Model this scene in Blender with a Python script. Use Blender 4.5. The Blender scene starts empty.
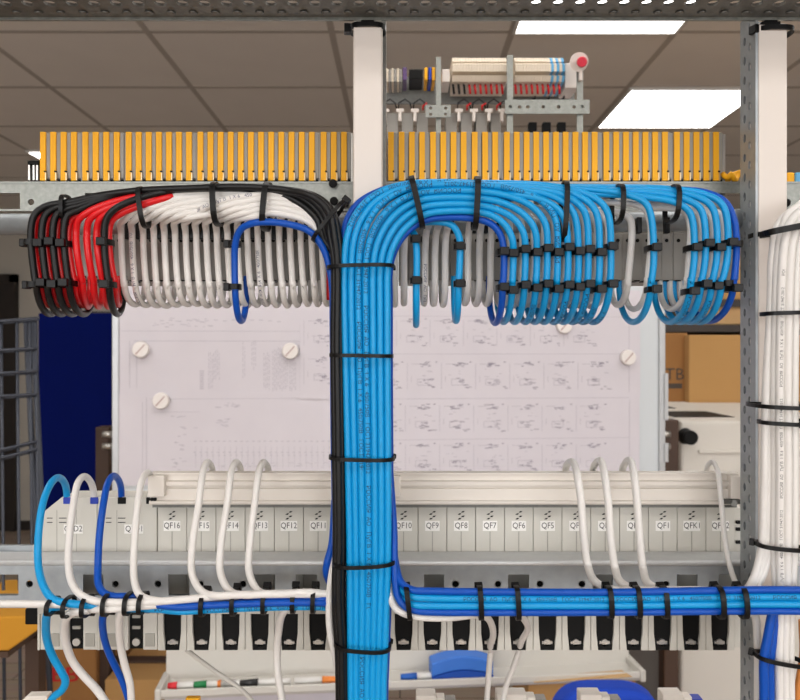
import bpy, bmesh, math, random
from mathutils import Vector, Matrix
random.seed(7)
S = bpy.context.scene
COL = S.collection
F = 776.0; CZ = 1.53
def P(px, py, D):
    "a point of the place: D metres ahead of the lens, seen at px,py"
    return Vector(((px-400)/F*D, D, CZ+(350-py)/F*D))
def X(px, D): return (px-400)/F*D
def Z(py, D): return CZ+(350-py)/F*D
ORD = ['first','second','third','fourth','fifth','sixth','seventh','eighth','ninth','tenth','eleventh','twelfth','thirteenth','fourteenth','fifteenth','sixteenth','seventeenth','eighteenth','nineteenth','twentieth','twenty-first','twenty-second','twenty-third','twenty-fourth','twenty-fifth','twenty-sixth','twenty-seventh','twenty-eighth','twenty-ninth','thirtieth','thirty-first','thirty-second','thirty-third']
def place(i, n, side='left'):
    "i-th of n, counted from the nearer end"
    if i < (n+1)//2: return ORD[i]+' from the left' if i else 'leftmost'
    j = n-1-i
    return ORD[j]+' from the right' if j else 'rightmost'

# ---------------------------------------------------------------- materials
def lin(c):
    c = c/255.0
    return c/12.92 if c <= 0.04045 else ((c+0.055)/1.055)**2.4
def mat(name, rgb, rough=0.5, metal=0.0, var=0.06, scale=60.0, bump=0.0, rgb2=None, emit=0.0, spec=0.5, coat=0.0):
    m = bpy.data.materials.new(name); m.use_nodes = True
    nt = m.node_tree; b = nt.nodes['Principled BSDF']
    c1 = [lin(v) for v in rgb]+[1]
    if rgb2: c2 = [lin(v) for v in rgb2]+[1]
    else: c2 = [max(0, v*(1-var*2)) for v in c1[:3]]+[1]
    tc = nt.nodes.new('ShaderNodeTexCoord'); nz = nt.nodes.new('ShaderNodeTexNoise')
    nz.inputs['Scale'].default_value = scale; nz.inputs['Detail'].default_value = 4
    nt.links.new(tc.outputs['Object'], nz.inputs['Vector'])
    mx = nt.nodes.new('ShaderNodeMix'); mx.data_type = 'RGBA'
    mx.inputs[6].default_value = c1; mx.inputs[7].default_value = c2
    nt.links.new(nz.outputs['Fac'], mx.inputs[0]); nt.links.new(mx.outputs[2], b.inputs['Base Color'])
    b.inputs['Roughness'].default_value = rough; b.inputs['Metallic'].default_value = metal
    b.inputs['Specular IOR Level'].default_value = spec
    b.inputs['Coat Weight'].default_value = coat
    if bump:
        bp = nt.nodes.new('ShaderNodeBump'); bp.inputs['Strength'].default_value = bump; bp.inputs['Distance'].default_value = 0.002
        nt.links.new(nz.outputs['Fac'], bp.inputs['Height']); nt.links.new(bp.outputs['Normal'], b.inputs['Normal'])
    if emit:
        b.inputs['Emission Color'].default_value = c1; b.inputs['Emission Strength'].default_value = emit
    return m
M = dict(
 lblue=mat('light_blue_sheath', (0,150,214), 0.38, var=0.03, scale=300, spec=.4),
 dblue=mat('dark_blue_sheath', (0,76,176), 0.38, var=0.04, scale=300, spec=.3),
 white=mat('white_sheath', (224,221,217), 0.42, var=0.02, scale=300),
 red=mat('red_sheath', (214,6,18), 0.38, var=0.04, scale=300),
 black=mat('black_sheath', (16,16,17), 0.38, var=0.1, scale=300, spec=.3),
 tie=mat('black_nylon', (8,8,9), 0.38, var=0.1, scale=400, spec=.25),
 inkb=mat('blue_print_ink', (6,52,100), 0.6), inkd=mat('dark_print_ink', (88,92,116), 0.6),
 galv=mat('galvanised_steel', (158,160,154), 0.42, 0.7, rgb2=(118,121,117), scale=420, bump=0.05),
 galvd=mat('dull_galvanised_steel', (128,128,124), 0.5, 0.6, rgb2=(96,96,92), scale=300, bump=0.05),
 galvm=mat('mid_galvanised_steel', (172,177,180), 0.42, 0.6, rgb2=(138,144,148), scale=120, bump=0.04),
 galvb=mat('lit_galvanised_edge', (214,216,216), 0.45, 0.35, rgb2=(196,198,200), scale=150),  # same beam steel, with the light on flange and bend painted in
 duct=mat('white_plastic_duct', (222,213,205), 0.5, var=0.01, scale=30),
 grey=mat('grey_terminal_plastic', (150,147,141), 0.55, var=0.04, scale=500),
 yellow=mat('yellow_marker_plastic', (246,176,4), 0.6, var=0.04, scale=400),
 brass=mat('brass_clip', (214,190,150), 0.35, 0.8, scale=400),
 steel=mat('bright_steel', (215,213,208), 0.3, 0.85, scale=400),
 dark=mat('dark_plastic_and_shade', (9,9,9), 0.6, var=0.1, scale=200, spec=.2),  # also paints the shade inside the breaker pockets
 mcb=mat('light_grey_breaker_plastic', (206,203,194), 0.55, var=0.02, scale=200),
 comb=mat('ivory_cover_plastic', (222,215,206), 0.48, var=0.02, scale=100),
 sticker=mat('white_sticker', (240,238,234), 0.5, var=0.01), ink=mat('black_ink', (30,28,28), 0.6),
 shadowgrey=mat('shaded_recess_plastic', (170,167,158), 0.6),  # darker grey carries the shade of grooves, seams and recessed windows
 clampblue=mat('blue_clamp', (16,52,170), 0.5),
 ceil=mat('ceiling_tile', (236,230,224), 0.95, rgb2=(228,222,216), scale=5),
 tbar=mat('ceiling_grid_bar', (186,178,170), 0.9, scale=20),
 lamp=mat('light_panel_diffuser', (255,253,250), 0.5, emit=8.0),
 lampframe=mat('panel_frame_white', (225,222,218), 0.5),
 wall=mat('painted_wall', (196,190,180), 0.9, var=0.02, scale=3),
 door=mat('dark_brown_door', (46,38,34), 0.6, rgb2=(34,28,25), scale=8),
 board=mat('whiteboard_enamel', (206,212,216), 0.3, var=0.01, scale=5),
 boardframe=mat('aluminium_frame', (190,192,194), 0.4, 0.5, scale=50),
 paper=mat('white_paper', (216,211,217), 0.85, rgb2=(207,202,209), scale=14),
 pencil=mat('faint_print', (192,187,196), 0.9), pencil2=mat('darker_print', (158,152,166), 0.9),
 magnet=mat('white_magnet', (232,226,222), 0.4, var=0.01), slotm=mat('pinkish_mark', (186,160,156), 0.6),
 navy=mat('navy_panel_fabric', (0,14,84), 0.9, rgb2=(0,10,68), scale=6, spec=.1),
 wood=mat('dark_wood', (84,60,44), 0.6, rgb2=(62,44,34), scale=9),
 wire=mat('grey_coated_wire', (64,68,78), 0.45, 0.3, scale=40),
 card=mat('cardboard', (196,152,96), 0.9, rgb2=(184,140,84), scale=7),
 card2=mat('pale_cardboard', (208,172,124), 0.9, rgb2=(196,158,110), scale=7),
 cardsh=mat('brown_and_shaded_cardboard', (166,118,68), 0.9, rgb2=(152,106,58), scale=7),  # doubles as the shaded side of the large tan box
 cardink=mat('cardboard_print', (84,74,66), 0.9), redink=mat('red_box_print', (196,36,32), 0.8),
 appl=mat('cream_steel_case', (214,209,200), 0.5, var=0.02, scale=10),
 greycase=mat('warm_grey_case', (120,114,108), 0.6, scale=10),
 shelf=mat('dark_rack_steel', (52,44,40), 0.5, scale=10),
 trayw=mat('tray_plastic', (208,205,198), 0.5, var=0.02, scale=20),
 erasl=mat('blue_eraser_body', (58,120,214), 0.5, var=0.02), erasd=mat('blue_eraser_felt', (14,76,176), 0.7),
 pr=mat('red_pen_cap', (226,42,54), 0.4), pg=mat('green_pen_cap', (20,128,70), 0.4), po=mat('orange_pen_cap', (240,140,60), 0.4),
 pk=mat('black_pen_cap', (34,34,36), 0.4), pb=mat('blue_pen_cap', (30,96,190), 0.4), pw=mat('white_pen_barrel', (232,230,226), 0.4),
 chair=mat('royal_blue_fabric', (4,64,184), 0.85, rgb2=(2,54,166), scale=20),
 must=mat('mustard_cardboard', (204,146,42), 0.9, rgb2=(192,134,34), scale=6),
 beige=mat('beige_terminal_plastic', (220,206,186), 0.5, var=0.04, scale=200),
 lampred=mat('red_cap', (214,30,58), 0.4), cyan=mat('light_blue_plastic', (96,170,216), 0.5),
 purple=mat('purple_plastic', (86,60,110), 0.5),
)
def floor_mat():
    m = bpy.data.materials.new('laminate_floor'); m.use_nodes = True; nt = m.node_tree; b = nt.nodes['Principled BSDF']
    tc = nt.nodes.new('ShaderNodeTexCoord'); br = nt.nodes.new('ShaderNodeTexBrick'); nz = nt.nodes.new('ShaderNodeTexNoise')
    mp = nt.nodes.new('ShaderNodeMapping'); mp.inputs['Scale'].default_value = (1, 12, 1)
    nt.links.new(tc.outputs['Object'], br.inputs['Vector']); nt.links.new(tc.outputs['Object'], mp.inputs['Vector']); nt.links.new(mp.outputs['Vector'], nz.inputs['Vector'])
    br.inputs['Scale'].default_value = 1.0; br.inputs['Brick Width'].default_value = 1.2; br.inputs['Row Height'].default_value = 0.19; br.inputs['Mortar Size'].default_value = 0.003
    br.inputs['Color1'].default_value = [lin(v) for v in (188,168,152)]+[1]; br.inputs['Color2'].default_value = [lin(v) for v in (174,154,138)]+[1]; br.inputs['Mortar'].default_value = [lin(v) for v in (60,42,32)]+[1]
    nz.inputs['Scale'].default_value = 4
    mx = nt.nodes.new('ShaderNodeMix'); mx.data_type = 'RGBA'; mx.blend_type = 'MULTIPLY'; mx.inputs[0].default_value = 0.35
    nt.links.new(br.outputs['Color'], mx.inputs[6]); nt.links.new(nz.outputs['Color'], mx.inputs[7]); nt.links.new(mx.outputs[2], b.inputs['Base Color'])
    b.inputs['Roughness'].default_value = 0.45
    return m
M['floor'] = floor_mat()

# ---------------------------------------------------------------- mesh helpers
ORG = {}
class MB:
    def __init__(s): s.v = []; s.f = []; s.sm = []
    def add(s, vs, fs, smooth=False):
        o = len(s.v); s.v += [Vector(v) for v in vs]; s.f += [[i+o for i in f] for f in fs]; s.sm += [smooth]*len(fs); return s
    def box(s, x0, x1, y0, y1, z0, z1):
        x0,x1 = min(x0,x1),max(x0,x1); y0,y1 = min(y0,y1),max(y0,y1); z0,z1 = min(z0,z1),max(z0,z1)
        return s.add([(x0,y0,z0),(x1,y0,z0),(x1,y1,z0),(x0,y1,z0),(x0,y0,z1),(x1,y0,z1),(x1,y1,z1),(x0,y1,z1)],
                     [(0,3,2,1),(4,5,6,7),(0,1,5,4),(1,2,6,5),(2,3,7,6),(3,0,4,7)])
    def pbox(s, px0, px1, py0, py1, D, dep):
        "box whose front face is seen in this window at distance D and which goes dep deep"
        return s.box(X(px0,D), X(px1,D), D, D+dep, Z(py1,D), Z(py0,D))
    def xprof(s, x0, x1, prof):
        "closed outline of (y,z) pushed along x"
        n = len(prof); a = sum(prof[i][0]*prof[(i+1)%n][1]-prof[(i+1)%n][0]*prof[i][1] for i in range(n))
        if a < 0: prof = prof[::-1]
        vs = [(x0,y,z) for y,z in prof]+[(x1,y,z) for y,z in prof]
        return s.add(vs, [list(range(n))[::-1], list(range(n,2*n))]+[(i,(i+1)%n,(i+1)%n+n,i+n) for i in range(n)])
    def zprof(s, y0, y1, prof):
        "closed outline of (x,z) pushed along y"
        n = len(prof); a = sum(prof[i][0]*prof[(i+1)%n][1]-prof[(i+1)%n][0]*prof[i][1] for i in range(n))
        if a < 0: prof = prof[::-1]
        vs = [(x,y0,z) for x,z in prof]+[(x,y1,z) for x,z in prof]
        return s.add(vs, [list(range(n)), list(range(n,2*n))[::-1]]+[((i+1)%n,i,i+n,(i+1)%n+n) for i in range(n)])
    def cyl(s, p0, p1, r0, r1=None, n=20):
        r1 = r0 if r1 is None else r1; p0 = Vector(p0); p1 = Vector(p1); t = (p1-p0).normalized()
        u = t.orthogonal().normalized(); w = t.cross(u)
        vs = [p0+(u*math.cos(2*math.pi*k/n)+w*math.sin(2*math.pi*k/n))*r0 for k in range(n)]+[p1+(u*math.cos(2*math.pi*k/n)+w*math.sin(2*math.pi*k/n))*r1 for k in range(n)]
        s.add(vs, [(k,(k+1)%n,(k+1)%n+n,k+n) for k in range(n)], True)
        o = len(s.v)-2*n; s.f += [[o+k for k in range(n)][::-1],[o+n+k for k in range(n)]]; s.sm += [False,False]; return s
    def tube(s, pts, r, n=12):
        fr = frames(pts); vs = []
        for p,t,u,w in fr:
            vs += [p+(u*math.cos(2*math.pi*k/n)+w*math.sin(2*math.pi*k/n))*r for k in range(n)]
        m = len(pts); s.add(vs, [(i*n+k, i*n+(k+1)%n, (i+1)*n+(k+1)%n, (i+1)*n+k) for i in range(m-1) for k in range(n)], True)
        o = len(s.v)-m*n; s.f += [[o+k for k in range(n)][::-1],[o+(m-1)*n+k for k in range(n)]]; s.sm += [False,False]; return s
    def rot(s, c, ang, axis='Z'):
        R = Matrix.Rotation(ang, 3, axis); c = Vector(c); s.v = [R@(v-c)+c for v in s.v]; return s
    def build(s, name, m, parent=None, bevel=0.0, seg=2):
        me = bpy.data.meshes.new(name)
        off = ORG.get(parent.name, Vector((0,0,0))) if parent else None
        if parent is None:
            xs = [v.x for v in s.v]; ys = [v.y for v in s.v]; zs = [v.z for v in s.v]
            off = Vector(((min(xs)+max(xs))/2, (min(ys)+max(ys))/2, min(zs)))
        me.from_pydata([v-off for v in s.v], [], s.f)
        me.polygons.foreach_set('use_smooth', s.sm); me.materials.append(m if not isinstance(m, str) else M[m]); me.update()
        bm = bmesh.new(); bm.from_mesh(me); bmesh.ops.recalc_face_normals(bm, faces=bm.faces); bm.to_mesh(me); bm.free()
        o = bpy.data.objects.new(name, me); COL.objects.link(o)
        if parent: o.parent = parent; ORG[o.name] = off
        else: o.location = off; ORG[o.name] = off
        if bevel:
            b = o.modifiers.new('bevel','BEVEL'); b.width = bevel; b.segments = seg; b.limit_method = 'ANGLE'; b.angle_limit = math.radians(50)
        return o
def frames(pts):
    out = []; u = None
    for i,p in enumerate(pts):
        a = pts[max(0,i-1)]; b = pts[min(len(pts)-1,i+1)]; t = (b-a).normalized()
        if u is None:
            u = Vector((0,-1,0)) if abs(t.y) < 0.9 else Vector((1,0,0))
        u = (u-t*u.dot(t)).normalized(); out.append((p,t,u,t.cross(u)))
    return out
def smooth(ctrl, step=0.0018):
    "centripetal Catmull-Rom through the points"
    c = [Vector(p) for p in ctrl]; c = [c[0]*2-c[1]]+c+[c[-1]*2-c[-2]]; out = []
    for i in range(1, len(c)-2):
        p0,p1,p2,p3 = c[i-1:i+3]
        t0=0; t1=t0+max(1e-6,(p1-p0).length)**.5; t2=t1+max(1e-6,(p2-p1).length)**.5; t3=t2+max(1e-6,(p3-p2).length)**.5
        n = max(2, int((p2-p1).length/step))
        for k in range(n):
            t = t1+(t2-t1)*k/n
            a1=p0*((t1-t)/(t1-t0))+p1*((t-t0)/(t1-t0)); a2=p1*((t2-t)/(t2-t1))+p2*((t-t1)/(t2-t1)); a3=p2*((t3-t)/(t3-t2))+p3*((t-t2)/(t3-t2))
            b1=a1*((t2-t)/(t2-t0))+a2*((t-t0)/(t2-t0)); b2=a2*((t3-t)/(t3-t1))+a3*((t-t1)/(t3-t1))
            out.append(b1*((t2-t)/(t2-t1))+b2*((t-t1)/(t2-t1)))
    out.append(c[-2]); return out
def tag(o, label=None, cat=None, group=None, kind=None):
    if label: o['label'] = label
    if cat: o['category'] = cat
    if group: o['group'] = group
    if kind: o['kind'] = kind
    return o
def empty(name, loc, label=None, cat=None, group=None, kind=None):
    o = bpy.data.objects.new(name, None); COL.objects.link(o); o.location = loc; o.empty_display_size = 0.01
    ORG[o.name] = Vector(loc); return tag(o, label, cat, group, kind)
def copy_tree(o, parent=None):
    c = o.copy(); COL.objects.link(c); c.parent = parent
    for ch in list(o.children): copy_tree(ch, c)
    return c
def holes_plate(outline, holes, thick, name='p'):
    "2D outline with cut-outs -> (verts, faces) in local xy with thickness"
    cu = bpy.data.curves.new(name, 'CURVE'); cu.dimensions = '2D'; cu.fill_mode = 'BOTH'; cu.extrude = thick/2
    for loop in [outline]+holes:
        sp = cu.splines.new('POLY'); sp.points.add(len(loop)-1)
        for i,(a,b) in enumerate(loop): sp.points[i].co = (a,b,0,1)
        sp.use_cyclic_u = True
    ob = bpy.data.objects.new(name, cu); COL.objects.link(ob)
    dg = bpy.context.evaluated_depsgraph_get(); me = bpy.data.meshes.new_from_object(ob.evaluated_get(dg))
    vs = [v.co.copy() for v in me.vertices]; fs = [list(p.vertices) for p in me.polygons]
    bpy.data.objects.remove(ob); bpy.data.curves.remove(cu); bpy.data.meshes.remove(me)
    return vs, fs
def circ(x, y, r, n=16, ry=None):
    ry = ry or r; return [(x+r*math.cos(-2*math.pi*k/n), y+ry*math.sin(-2*math.pi*k/n)) for k in range(n)]
def rect(x0, x1, y0, y1): return [(x0,y0),(x0,y1),(x1,y1),(x1,y0)]
TXT = {}
def text_mesh(body, size):
    "flat glyphs centred on y, starting at x=0, cut into thin rows so that they bend"
    key = (body, size)
    if key in TXT: return TXT[key]
    cu = bpy.data.curves.new('t', 'FONT'); cu.body = body; cu.size = size; cu.resolution_u = 2
    ob = bpy.data.objects.new('t', cu); COL.objects.link(ob); dg = bpy.context.evaluated_depsgraph_get()
    me = bpy.data.meshes.new_from_object(ob.evaluated_get(dg)); bm = bmesh.new(); bm.from_mesh(me)
    zs = [v.co.y for v in bm.verts]; mid = (min(zs)+max(zs))/2; h = max(zs)-min(zs)
    for k in range(1, 6):
        bmesh.ops.bisect_plane(bm, geom=bm.verts[:]+bm.edges[:]+bm.faces[:], plane_co=(0,min(zs)+h*k/6,0), plane_no=(0,1,0))
    bm.verts.ensure_lookup_table(); bm.verts.index_update()
    vs = [(v.co.x, v.co.y-mid) for v in bm.verts]; fs = [[v.index for v in f.verts] for f in bm.faces]; bm.free()
    bpy.data.objects.remove(ob); bpy.data.curves.remove(cu); bpy.data.meshes.remove(me)
    TXT[key] = (vs, fs); return TXT[key]
def flat_text(body, size, cx, y, cz, name, m, parent, sx=1.0):
    vs, fs = text_mesh(body, size); w = max(v[0] for v in vs)+min(v[0] for v in vs)
    b = MB(); b.add([(cx+(v[0]-w/2)*sx, y, cz+v[1]) for v in vs], fs); return b.build(name, m, parent)

# ---------------------------------------------------------------- cables
PRINT = '\u0420\u041e\u0421\u0421\u0418\u042f  \u0410\u041e   \u041f\u0443\u0413\u0412  1 \u0425 6   450/750\u0412   \u0413\u041e\u0421\u0422 31947-2012    '
ALLC = []
def cable(name, ctrl, m, label, group=None, r=0.00185, text=None, ink='inkb', ends=None, facing=0.0, flip=False, size=0.0032):
    pts = smooth([P(*c) if not isinstance(c, Vector) else c for c in ctrl])
    b = MB(); b.tube(pts, r, 12); o = b.build(name, m); tag(o, label, 'cable', group); ALLC.append(o)
    if text:
        acc = [0.0]
        for i in range(1, len(pts)): acc.append(acc[-1]+(pts[i]-pts[i-1]).length)
        reps = []
        for (s0, s1) in text:
            s0 *= acc[-1]; s1 *= acc[-1]; vs, fs = text_mesh(PRINT, size); L = max(v[0] for v in vs)+0.006
            t = MB(); x0 = s0
            while x0 < s1:
                out = []; keep = set()
                import bisect
                for i,(vx,vy) in enumerate(vs):
                    s = x0+vx
                    if s <= s1: keep.add(i)
                    s = min(s, acc[-1]-1e-5)
                    if flip: s = max(1e-5, s1-(s-s0)); 
                    j = min(max(0, bisect.bisect_right(acc, s)-1), len(pts)-2); f = (s-acc[j])/max(1e-9, acc[j+1]-acc[j])
                    p = pts[j].lerp(pts[j+1], f); tt = (pts[j+1]-pts[j]).normalized()
                    if flip: tt = -tt
                    u = Vector((0,-1,0)); u = (u-tt*u.dot(tt)).normalized(); w = u.cross(tt)
                    a = facing-vy/r
                    out.append(p+(u*math.cos(a)-w*math.sin(a)*1)*(r+0.00004))
                t.add(out, [f for f in fs if all(i in keep for i in f)]); x0 += L
            if t.f: t.build('printed_text', ink, o)
    return o
def loop_tail(xf, D0, yt, yb, Db, xb=None, yback=284):
    "front strand going down, a U under the terminals and up into their underside"
    A = P(xf, yt, D0); xb_ = xb if xb is not None else 400+(xf-400)*D0/Db
    B = P(xb_, 276, Db)
    zb = Z(yb, (D0+Db)/2); zt = Z(284, Db)
    ym = (A.y+B.y)/2; R = (B.y-A.y)/2; pts = []
    dx = B.x-A.x; zc = zb+min(R*1.15, (zt-zb)*0.9)
    for k in range(0, 9):
        a = math.pi*k/8
        f = (1-math.cos(a))/2
        pts.append(Vector((A.x+dx*f, A.y+(B.y-A.y)*f, zc-(zc-zb)*math.sin(a))))
    pts.append(B)
    return [A, A.lerp(pts[0], .5)]+pts
WOBBLE = lambda a: random.uniform(-a, a)

def tie_ring(c, axis, a_dir, a, b, width=0.0026, th=0.0011, head=None, label='', group=None, hs=1.0, cat='cable tie'):
    "nylon strap: ellipse a (along a_dir) x b around axis, with its locking head"
    c = Vector(c); axis = Vector(axis).normalized(); u = Vector(a_dir); u = (u-axis*u.dot(axis)).normalized(); w = axis.cross(u)
    e = empty('cable_tie', c, label, cat, group)
    n = 36; mb = MB(); vs = []
    for k in range(n):
        t = 2*math.pi*k/n; pw = 0.72
        cx = math.copysign(abs(math.cos(t))**pw, math.cos(t)); cy = math.copysign(abs(math.sin(t))**pw, math.sin(t))
        for (rr, zz) in ((0,-1),(0,1),(1,1),(1,-1)):
            vs.append(c+u*cx*(a+rr*th)+w*cy*(b+rr*th)+axis*zz*width/2)
    fs = []
    for k in range(n):
        for q in range(4):
            i = k*4+q; j = k*4+(q+1)%4; i2 = ((k+1)%n)*4+q; j2 = ((k+1)%n)*4+(q+1)%4; fs.append((i,j,j2,i2))
    mb.add(vs, fs, False); mb.build('strap', 'tie', e)
    hd = MB(); t = head if head is not None else -math.pi/2
    pw = .72; cx = math.copysign(abs(math.cos(t))**pw, math.cos(t)) if abs(math.cos(t))>1e-6 else 0; cy = math.copysign(abs(math.sin(t))**pw, math.sin(t)) if abs(math.sin(t))>1e-6 else 0
    hc = c+u*cx*(a+th)+w*cy*(b+th); nrm = (u*math.cos(t)*b+w*math.sin(t)*a).normalized(); tg = axis.cross(nrm)
    hx, hy, hz = 0.0024*hs, 0.0016*hs, 0.0021*hs
    hc = hc+nrm*hy*0.6; vv = []
    for (i,j,k) in ((-1,-1,-1),(1,-1,-1),(1,1,-1),(-1,1,-1),(-1,-1,1),(1,-1,1),(1,1,1),(-1,1,1)):
        vv.append(hc+tg*i*hx+nrm*j*hy+axis*k*hz)
    hd.add(vv, [(0,3,2,1),(4,5,6,7),(0,1,5,4),(1,2,6,5),(2,3,7,6),(3,0,4,7)])
    hd.build('head', 'tie', e, bevel=0.0004)
    return e
def tie_px(p0, p1, D, depth, label, group=None, width=0.0026, head=None, hs=1.0):
    "strap seen from p0 to p1 around things of this depth centred on D"
    A = P(p0[0], p0[1], D); B = P(p1[0], p1[1], D); u = (B-A); axis = u.cross(Vector((0,1,0))).normalized()
    return tie_ring((A+B)/2, axis, u, u.length/2, depth/2, width, label=label, group=group, head=head, hs=hs)

# ================================================================ THE ROOM
H = CZ+1.165
FILL_ENERGY = 66
RX0, RX1, RY0, RY1 = -3.6, 3.6, -3.2, 6.6
def structure(name, mb, m, bevel=0):
    o = mb.build(name, m, bevel=bevel); o['kind'] = 'structure'; return o
structure('floor', MB().box(RX0,RX1,RY0,RY1,-0.1,0), 'floor')
structure('wall_back', MB().box(RX0,RX1,RY1,RY1+.1,0,H+.1), 'wall')
wf=MB(); ADDED_WIN=[(-2.9,-.5),(.5,2.9)]; wb0,wb1=.85,2.35  # unseen window openings, added to light the scene from the front
wf.box(RX0,RX1,RY0-.1,RY0,0,wb0).box(RX0,RX1,RY0-.1,RY0,wb1,H+.1).box(RX0,ADDED_WIN[0][0],RY0-.1,RY0,wb0,wb1).box(ADDED_WIN[0][1],ADDED_WIN[1][0],RY0-.1,RY0,wb0,wb1).box(ADDED_WIN[1][1],RX1,RY0-.1,RY0,wb0,wb1)
structure('wall_front', wf, 'wall')
for wi,(a,b) in enumerate(ADDED_WIN):
    o=structure('window_%d'%(wi+1), MB().box(a,b,RY0-.08,RY0-.03,wb0,wb0+.05).box(a,b,RY0-.08,RY0-.03,wb1-.05,wb1).box(a,a+.05,RY0-.08,RY0-.03,wb0,wb1).box(b-.05,b,RY0-.08,RY0-.03,wb0,wb1).box((a+b)/2-.025,(a+b)/2+.025,RY0-.08,RY0-.03,wb0,wb1),'lampframe')
    ld=bpy.data.lights.new('front_fill','AREA'); ld.shape='RECTANGLE'; ld.size=b-a; ld.size_y=wb1-wb0; ld.energy=FILL_ENERGY; ld.color=(1,.99,.985)  # added fill lamp outside the opening, standing in for daylight
    lo=bpy.data.objects.new('front_fill',ld); COL.objects.link(lo); lo.location=((a+b)/2,RY0-.15,(wb0+wb1)/2); lo.rotation_euler=(math.pi/2,0,0)
structure('wall_left', MB().box(RX0-.1,RX0,RY0,RY1,0,H+.1), 'wall')
structure('wall_right', MB().box(RX1,RX1+.1,RY0,RY1,0,H+.1), 'wall')
structure('ceiling', MB().box(RX0,RX1,RY0,RY1,H,H+.1), 'ceil')
structure('baseboard_back', MB().box(RX0,RX1,RY1-.015,RY1,0,.08), 'door')
g = MB(); cols = [-3.37,-2.77,-2.17,-1.55,-.925,-.25,.41,1.01,1.61,2.21,2.81,3.41]; rows = [2.24-.6*k for k in range(9)]+[2.84+.6*k for k in range(7)]
for x in cols: g.box(x-.012,x+.012,RY0,RY1,H-.0012,H+.002)
for y in rows:
    if RY0 < y < RY1: g.box(RX0,RX1,y-.012,y+.012,H-.0010,H+.002)
structure('trim_1', g, 'tbar')
dx0, dx1 = X(-60,6.6), X(13,6.6)
d = structure('door_1', MB().box(dx0,dx1,6.55,6.6,0,2.1), 'door')
fr = MB(); fr.box(dx0-.07,dx0,6.53,6.6,0,2.17).box(dx1,dx1+.05,6.53,6.6,0,2.17).box(dx0-.07,dx1+.05,6.53,6.6,2.1,2.17)
fr.build('door_frame', 'door', d)
hd = MB(); hd.cyl((dx1-.08,6.55,1.0),(dx1-.08,6.50,1.0),.012); hd.cyl((dx1-.08,6.50,1.0),(dx1-.2,6.50,1.0),.01); hd.build('door_handle','steel',d)
# lights in the ceiling grid
def light_panel(x0, y0, label, gx=.6):
    e = empty('ceiling_light_panel', (x0+gx/2, y0+.3, H-.012), label, 'ceiling light', 'ceiling light panels')
    f = MB(); x1 = x0+gx; y1 = y0+.6; t = .012
    f.box(x0,x1,y0,y0+t,H-.012,H).box(x0,x1,y1-t,y1,H-.012,H).box(x0,x0+t,y0+t,y1-t,H-.012,H).box(x1-t,x1,y0+t,y1-t,H-.012,H); f.build('frame','lampframe',e)
    MB().box(x0+t,x1-t,y0+t,y1-t,H-.009,H-.005).build('diffuser','lamp',e)
light_panel(.41, 2.24, 'bright square ceiling panel partly hidden by the perforated top rail')
light_panel(1.0185, 3.44, 'large bright ceiling panel left of the perforated right post')
light_panel(-2.185, 4.52, 'small distant ceiling panel just left of the yellow terminal markers')
for i,(x,y) in enumerate([(-1.55,.44),(-.25,.44),(1.01,.44),(-1.55,-1.36),(-.25,-1.36),(1.01,-1.36),(-1.55,-2.56),(.41,-2.56),(2.21,1.04),(-2.77,1.04),(2.21,-1.96)]):  # first three panels are added out of view to brighten the board
    light_panel(x, y, ['added ceiling panel over the rack, left one of the row','added ceiling panel over the rack, middle one of the row','added ceiling panel over the rack, right one of the row','square ceiling panel behind and left of the camera','square ceiling panel above the camera, middle of its row','square ceiling panel behind and right of the camera','rear left ceiling panel over the empty floor','rear ceiling panel near the front wall','ceiling panel over the right side of the room','ceiling panel over the left side of the room','ceiling panel by the right wall behind the camera'][i])

# ================================================================ BACKGROUND OF THE ROOM
# whiteboard, turned a little: its left edge is nearer
WA = math.atan2(.11, 1.2); WC = Vector(((X(113,1.56)+X(663,1.68))/2, 1.62, 0))
wx0, wx1 = -.605, .605
wz0, wz1 = CZ-.575, CZ+.255
def _ob(px):
    ca, sa = math.cos(WA), math.sin(WA); k=(px-400)/F; return (k*WC.y-WC.x)/(ca-k*sa)
wx0, wx1 = _ob(112.5), _ob(664.5)
wb = empty('whiteboard', (WC.x, WC.y, wz0), 'white magnetic board covered with wiring diagrams behind the circuit breakers', 'whiteboard'); wb.rotation_euler = (0,0,WA)
ORG[wb.name] = Vector((0,0,0)); wb.location = (WC.x, WC.y, 0)
MB().box(wx0+.012,wx1-.012,0,.012,wz0+.01,wz1-.01).build('panel','board',wb)
f = MB(); f.box(wx0,wx0+.014,-.006,.018,wz0,wz1).box(wx1-.014,wx1,-.006,.018,wz0,wz1).box(wx0+.014,wx1-.014,-.006,.018,wz0,wz0+.014).box(wx0+.014,wx1-.014,-.006,.018,wz1-.014,wz1); f.build('frame','boardframe',wb,bevel=.002)
c = MB(); c.box(wx1-.004,wx1+.004,-.01,.006,CZ-.15,CZ-.05).box(wx1-.004,wx1+.004,-.01,.006,CZ-.24,CZ-.2); c.build('edge_clip','boardframe',wb)
def on_board(px, py):
    "board-local (x,z) seen at px,py"
    ca, sa = math.cos(WA), math.sin(WA); k = (px-400)/F
    # point = WC + x*(ca,sa); X = k*Y
    x = (k*WC.y-WC.x)/(ca-k*sa); Y = WC.y+x*sa; return x, CZ+(350-py)/F*Y
def board_item(name, label, cat, group=None):
    e = empty(name, (WC.x,WC.y,0), label, cat, group); e.rotation_euler = (0,0,WA); ORG[e.name] = Vector((0,0,0)); return e
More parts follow.
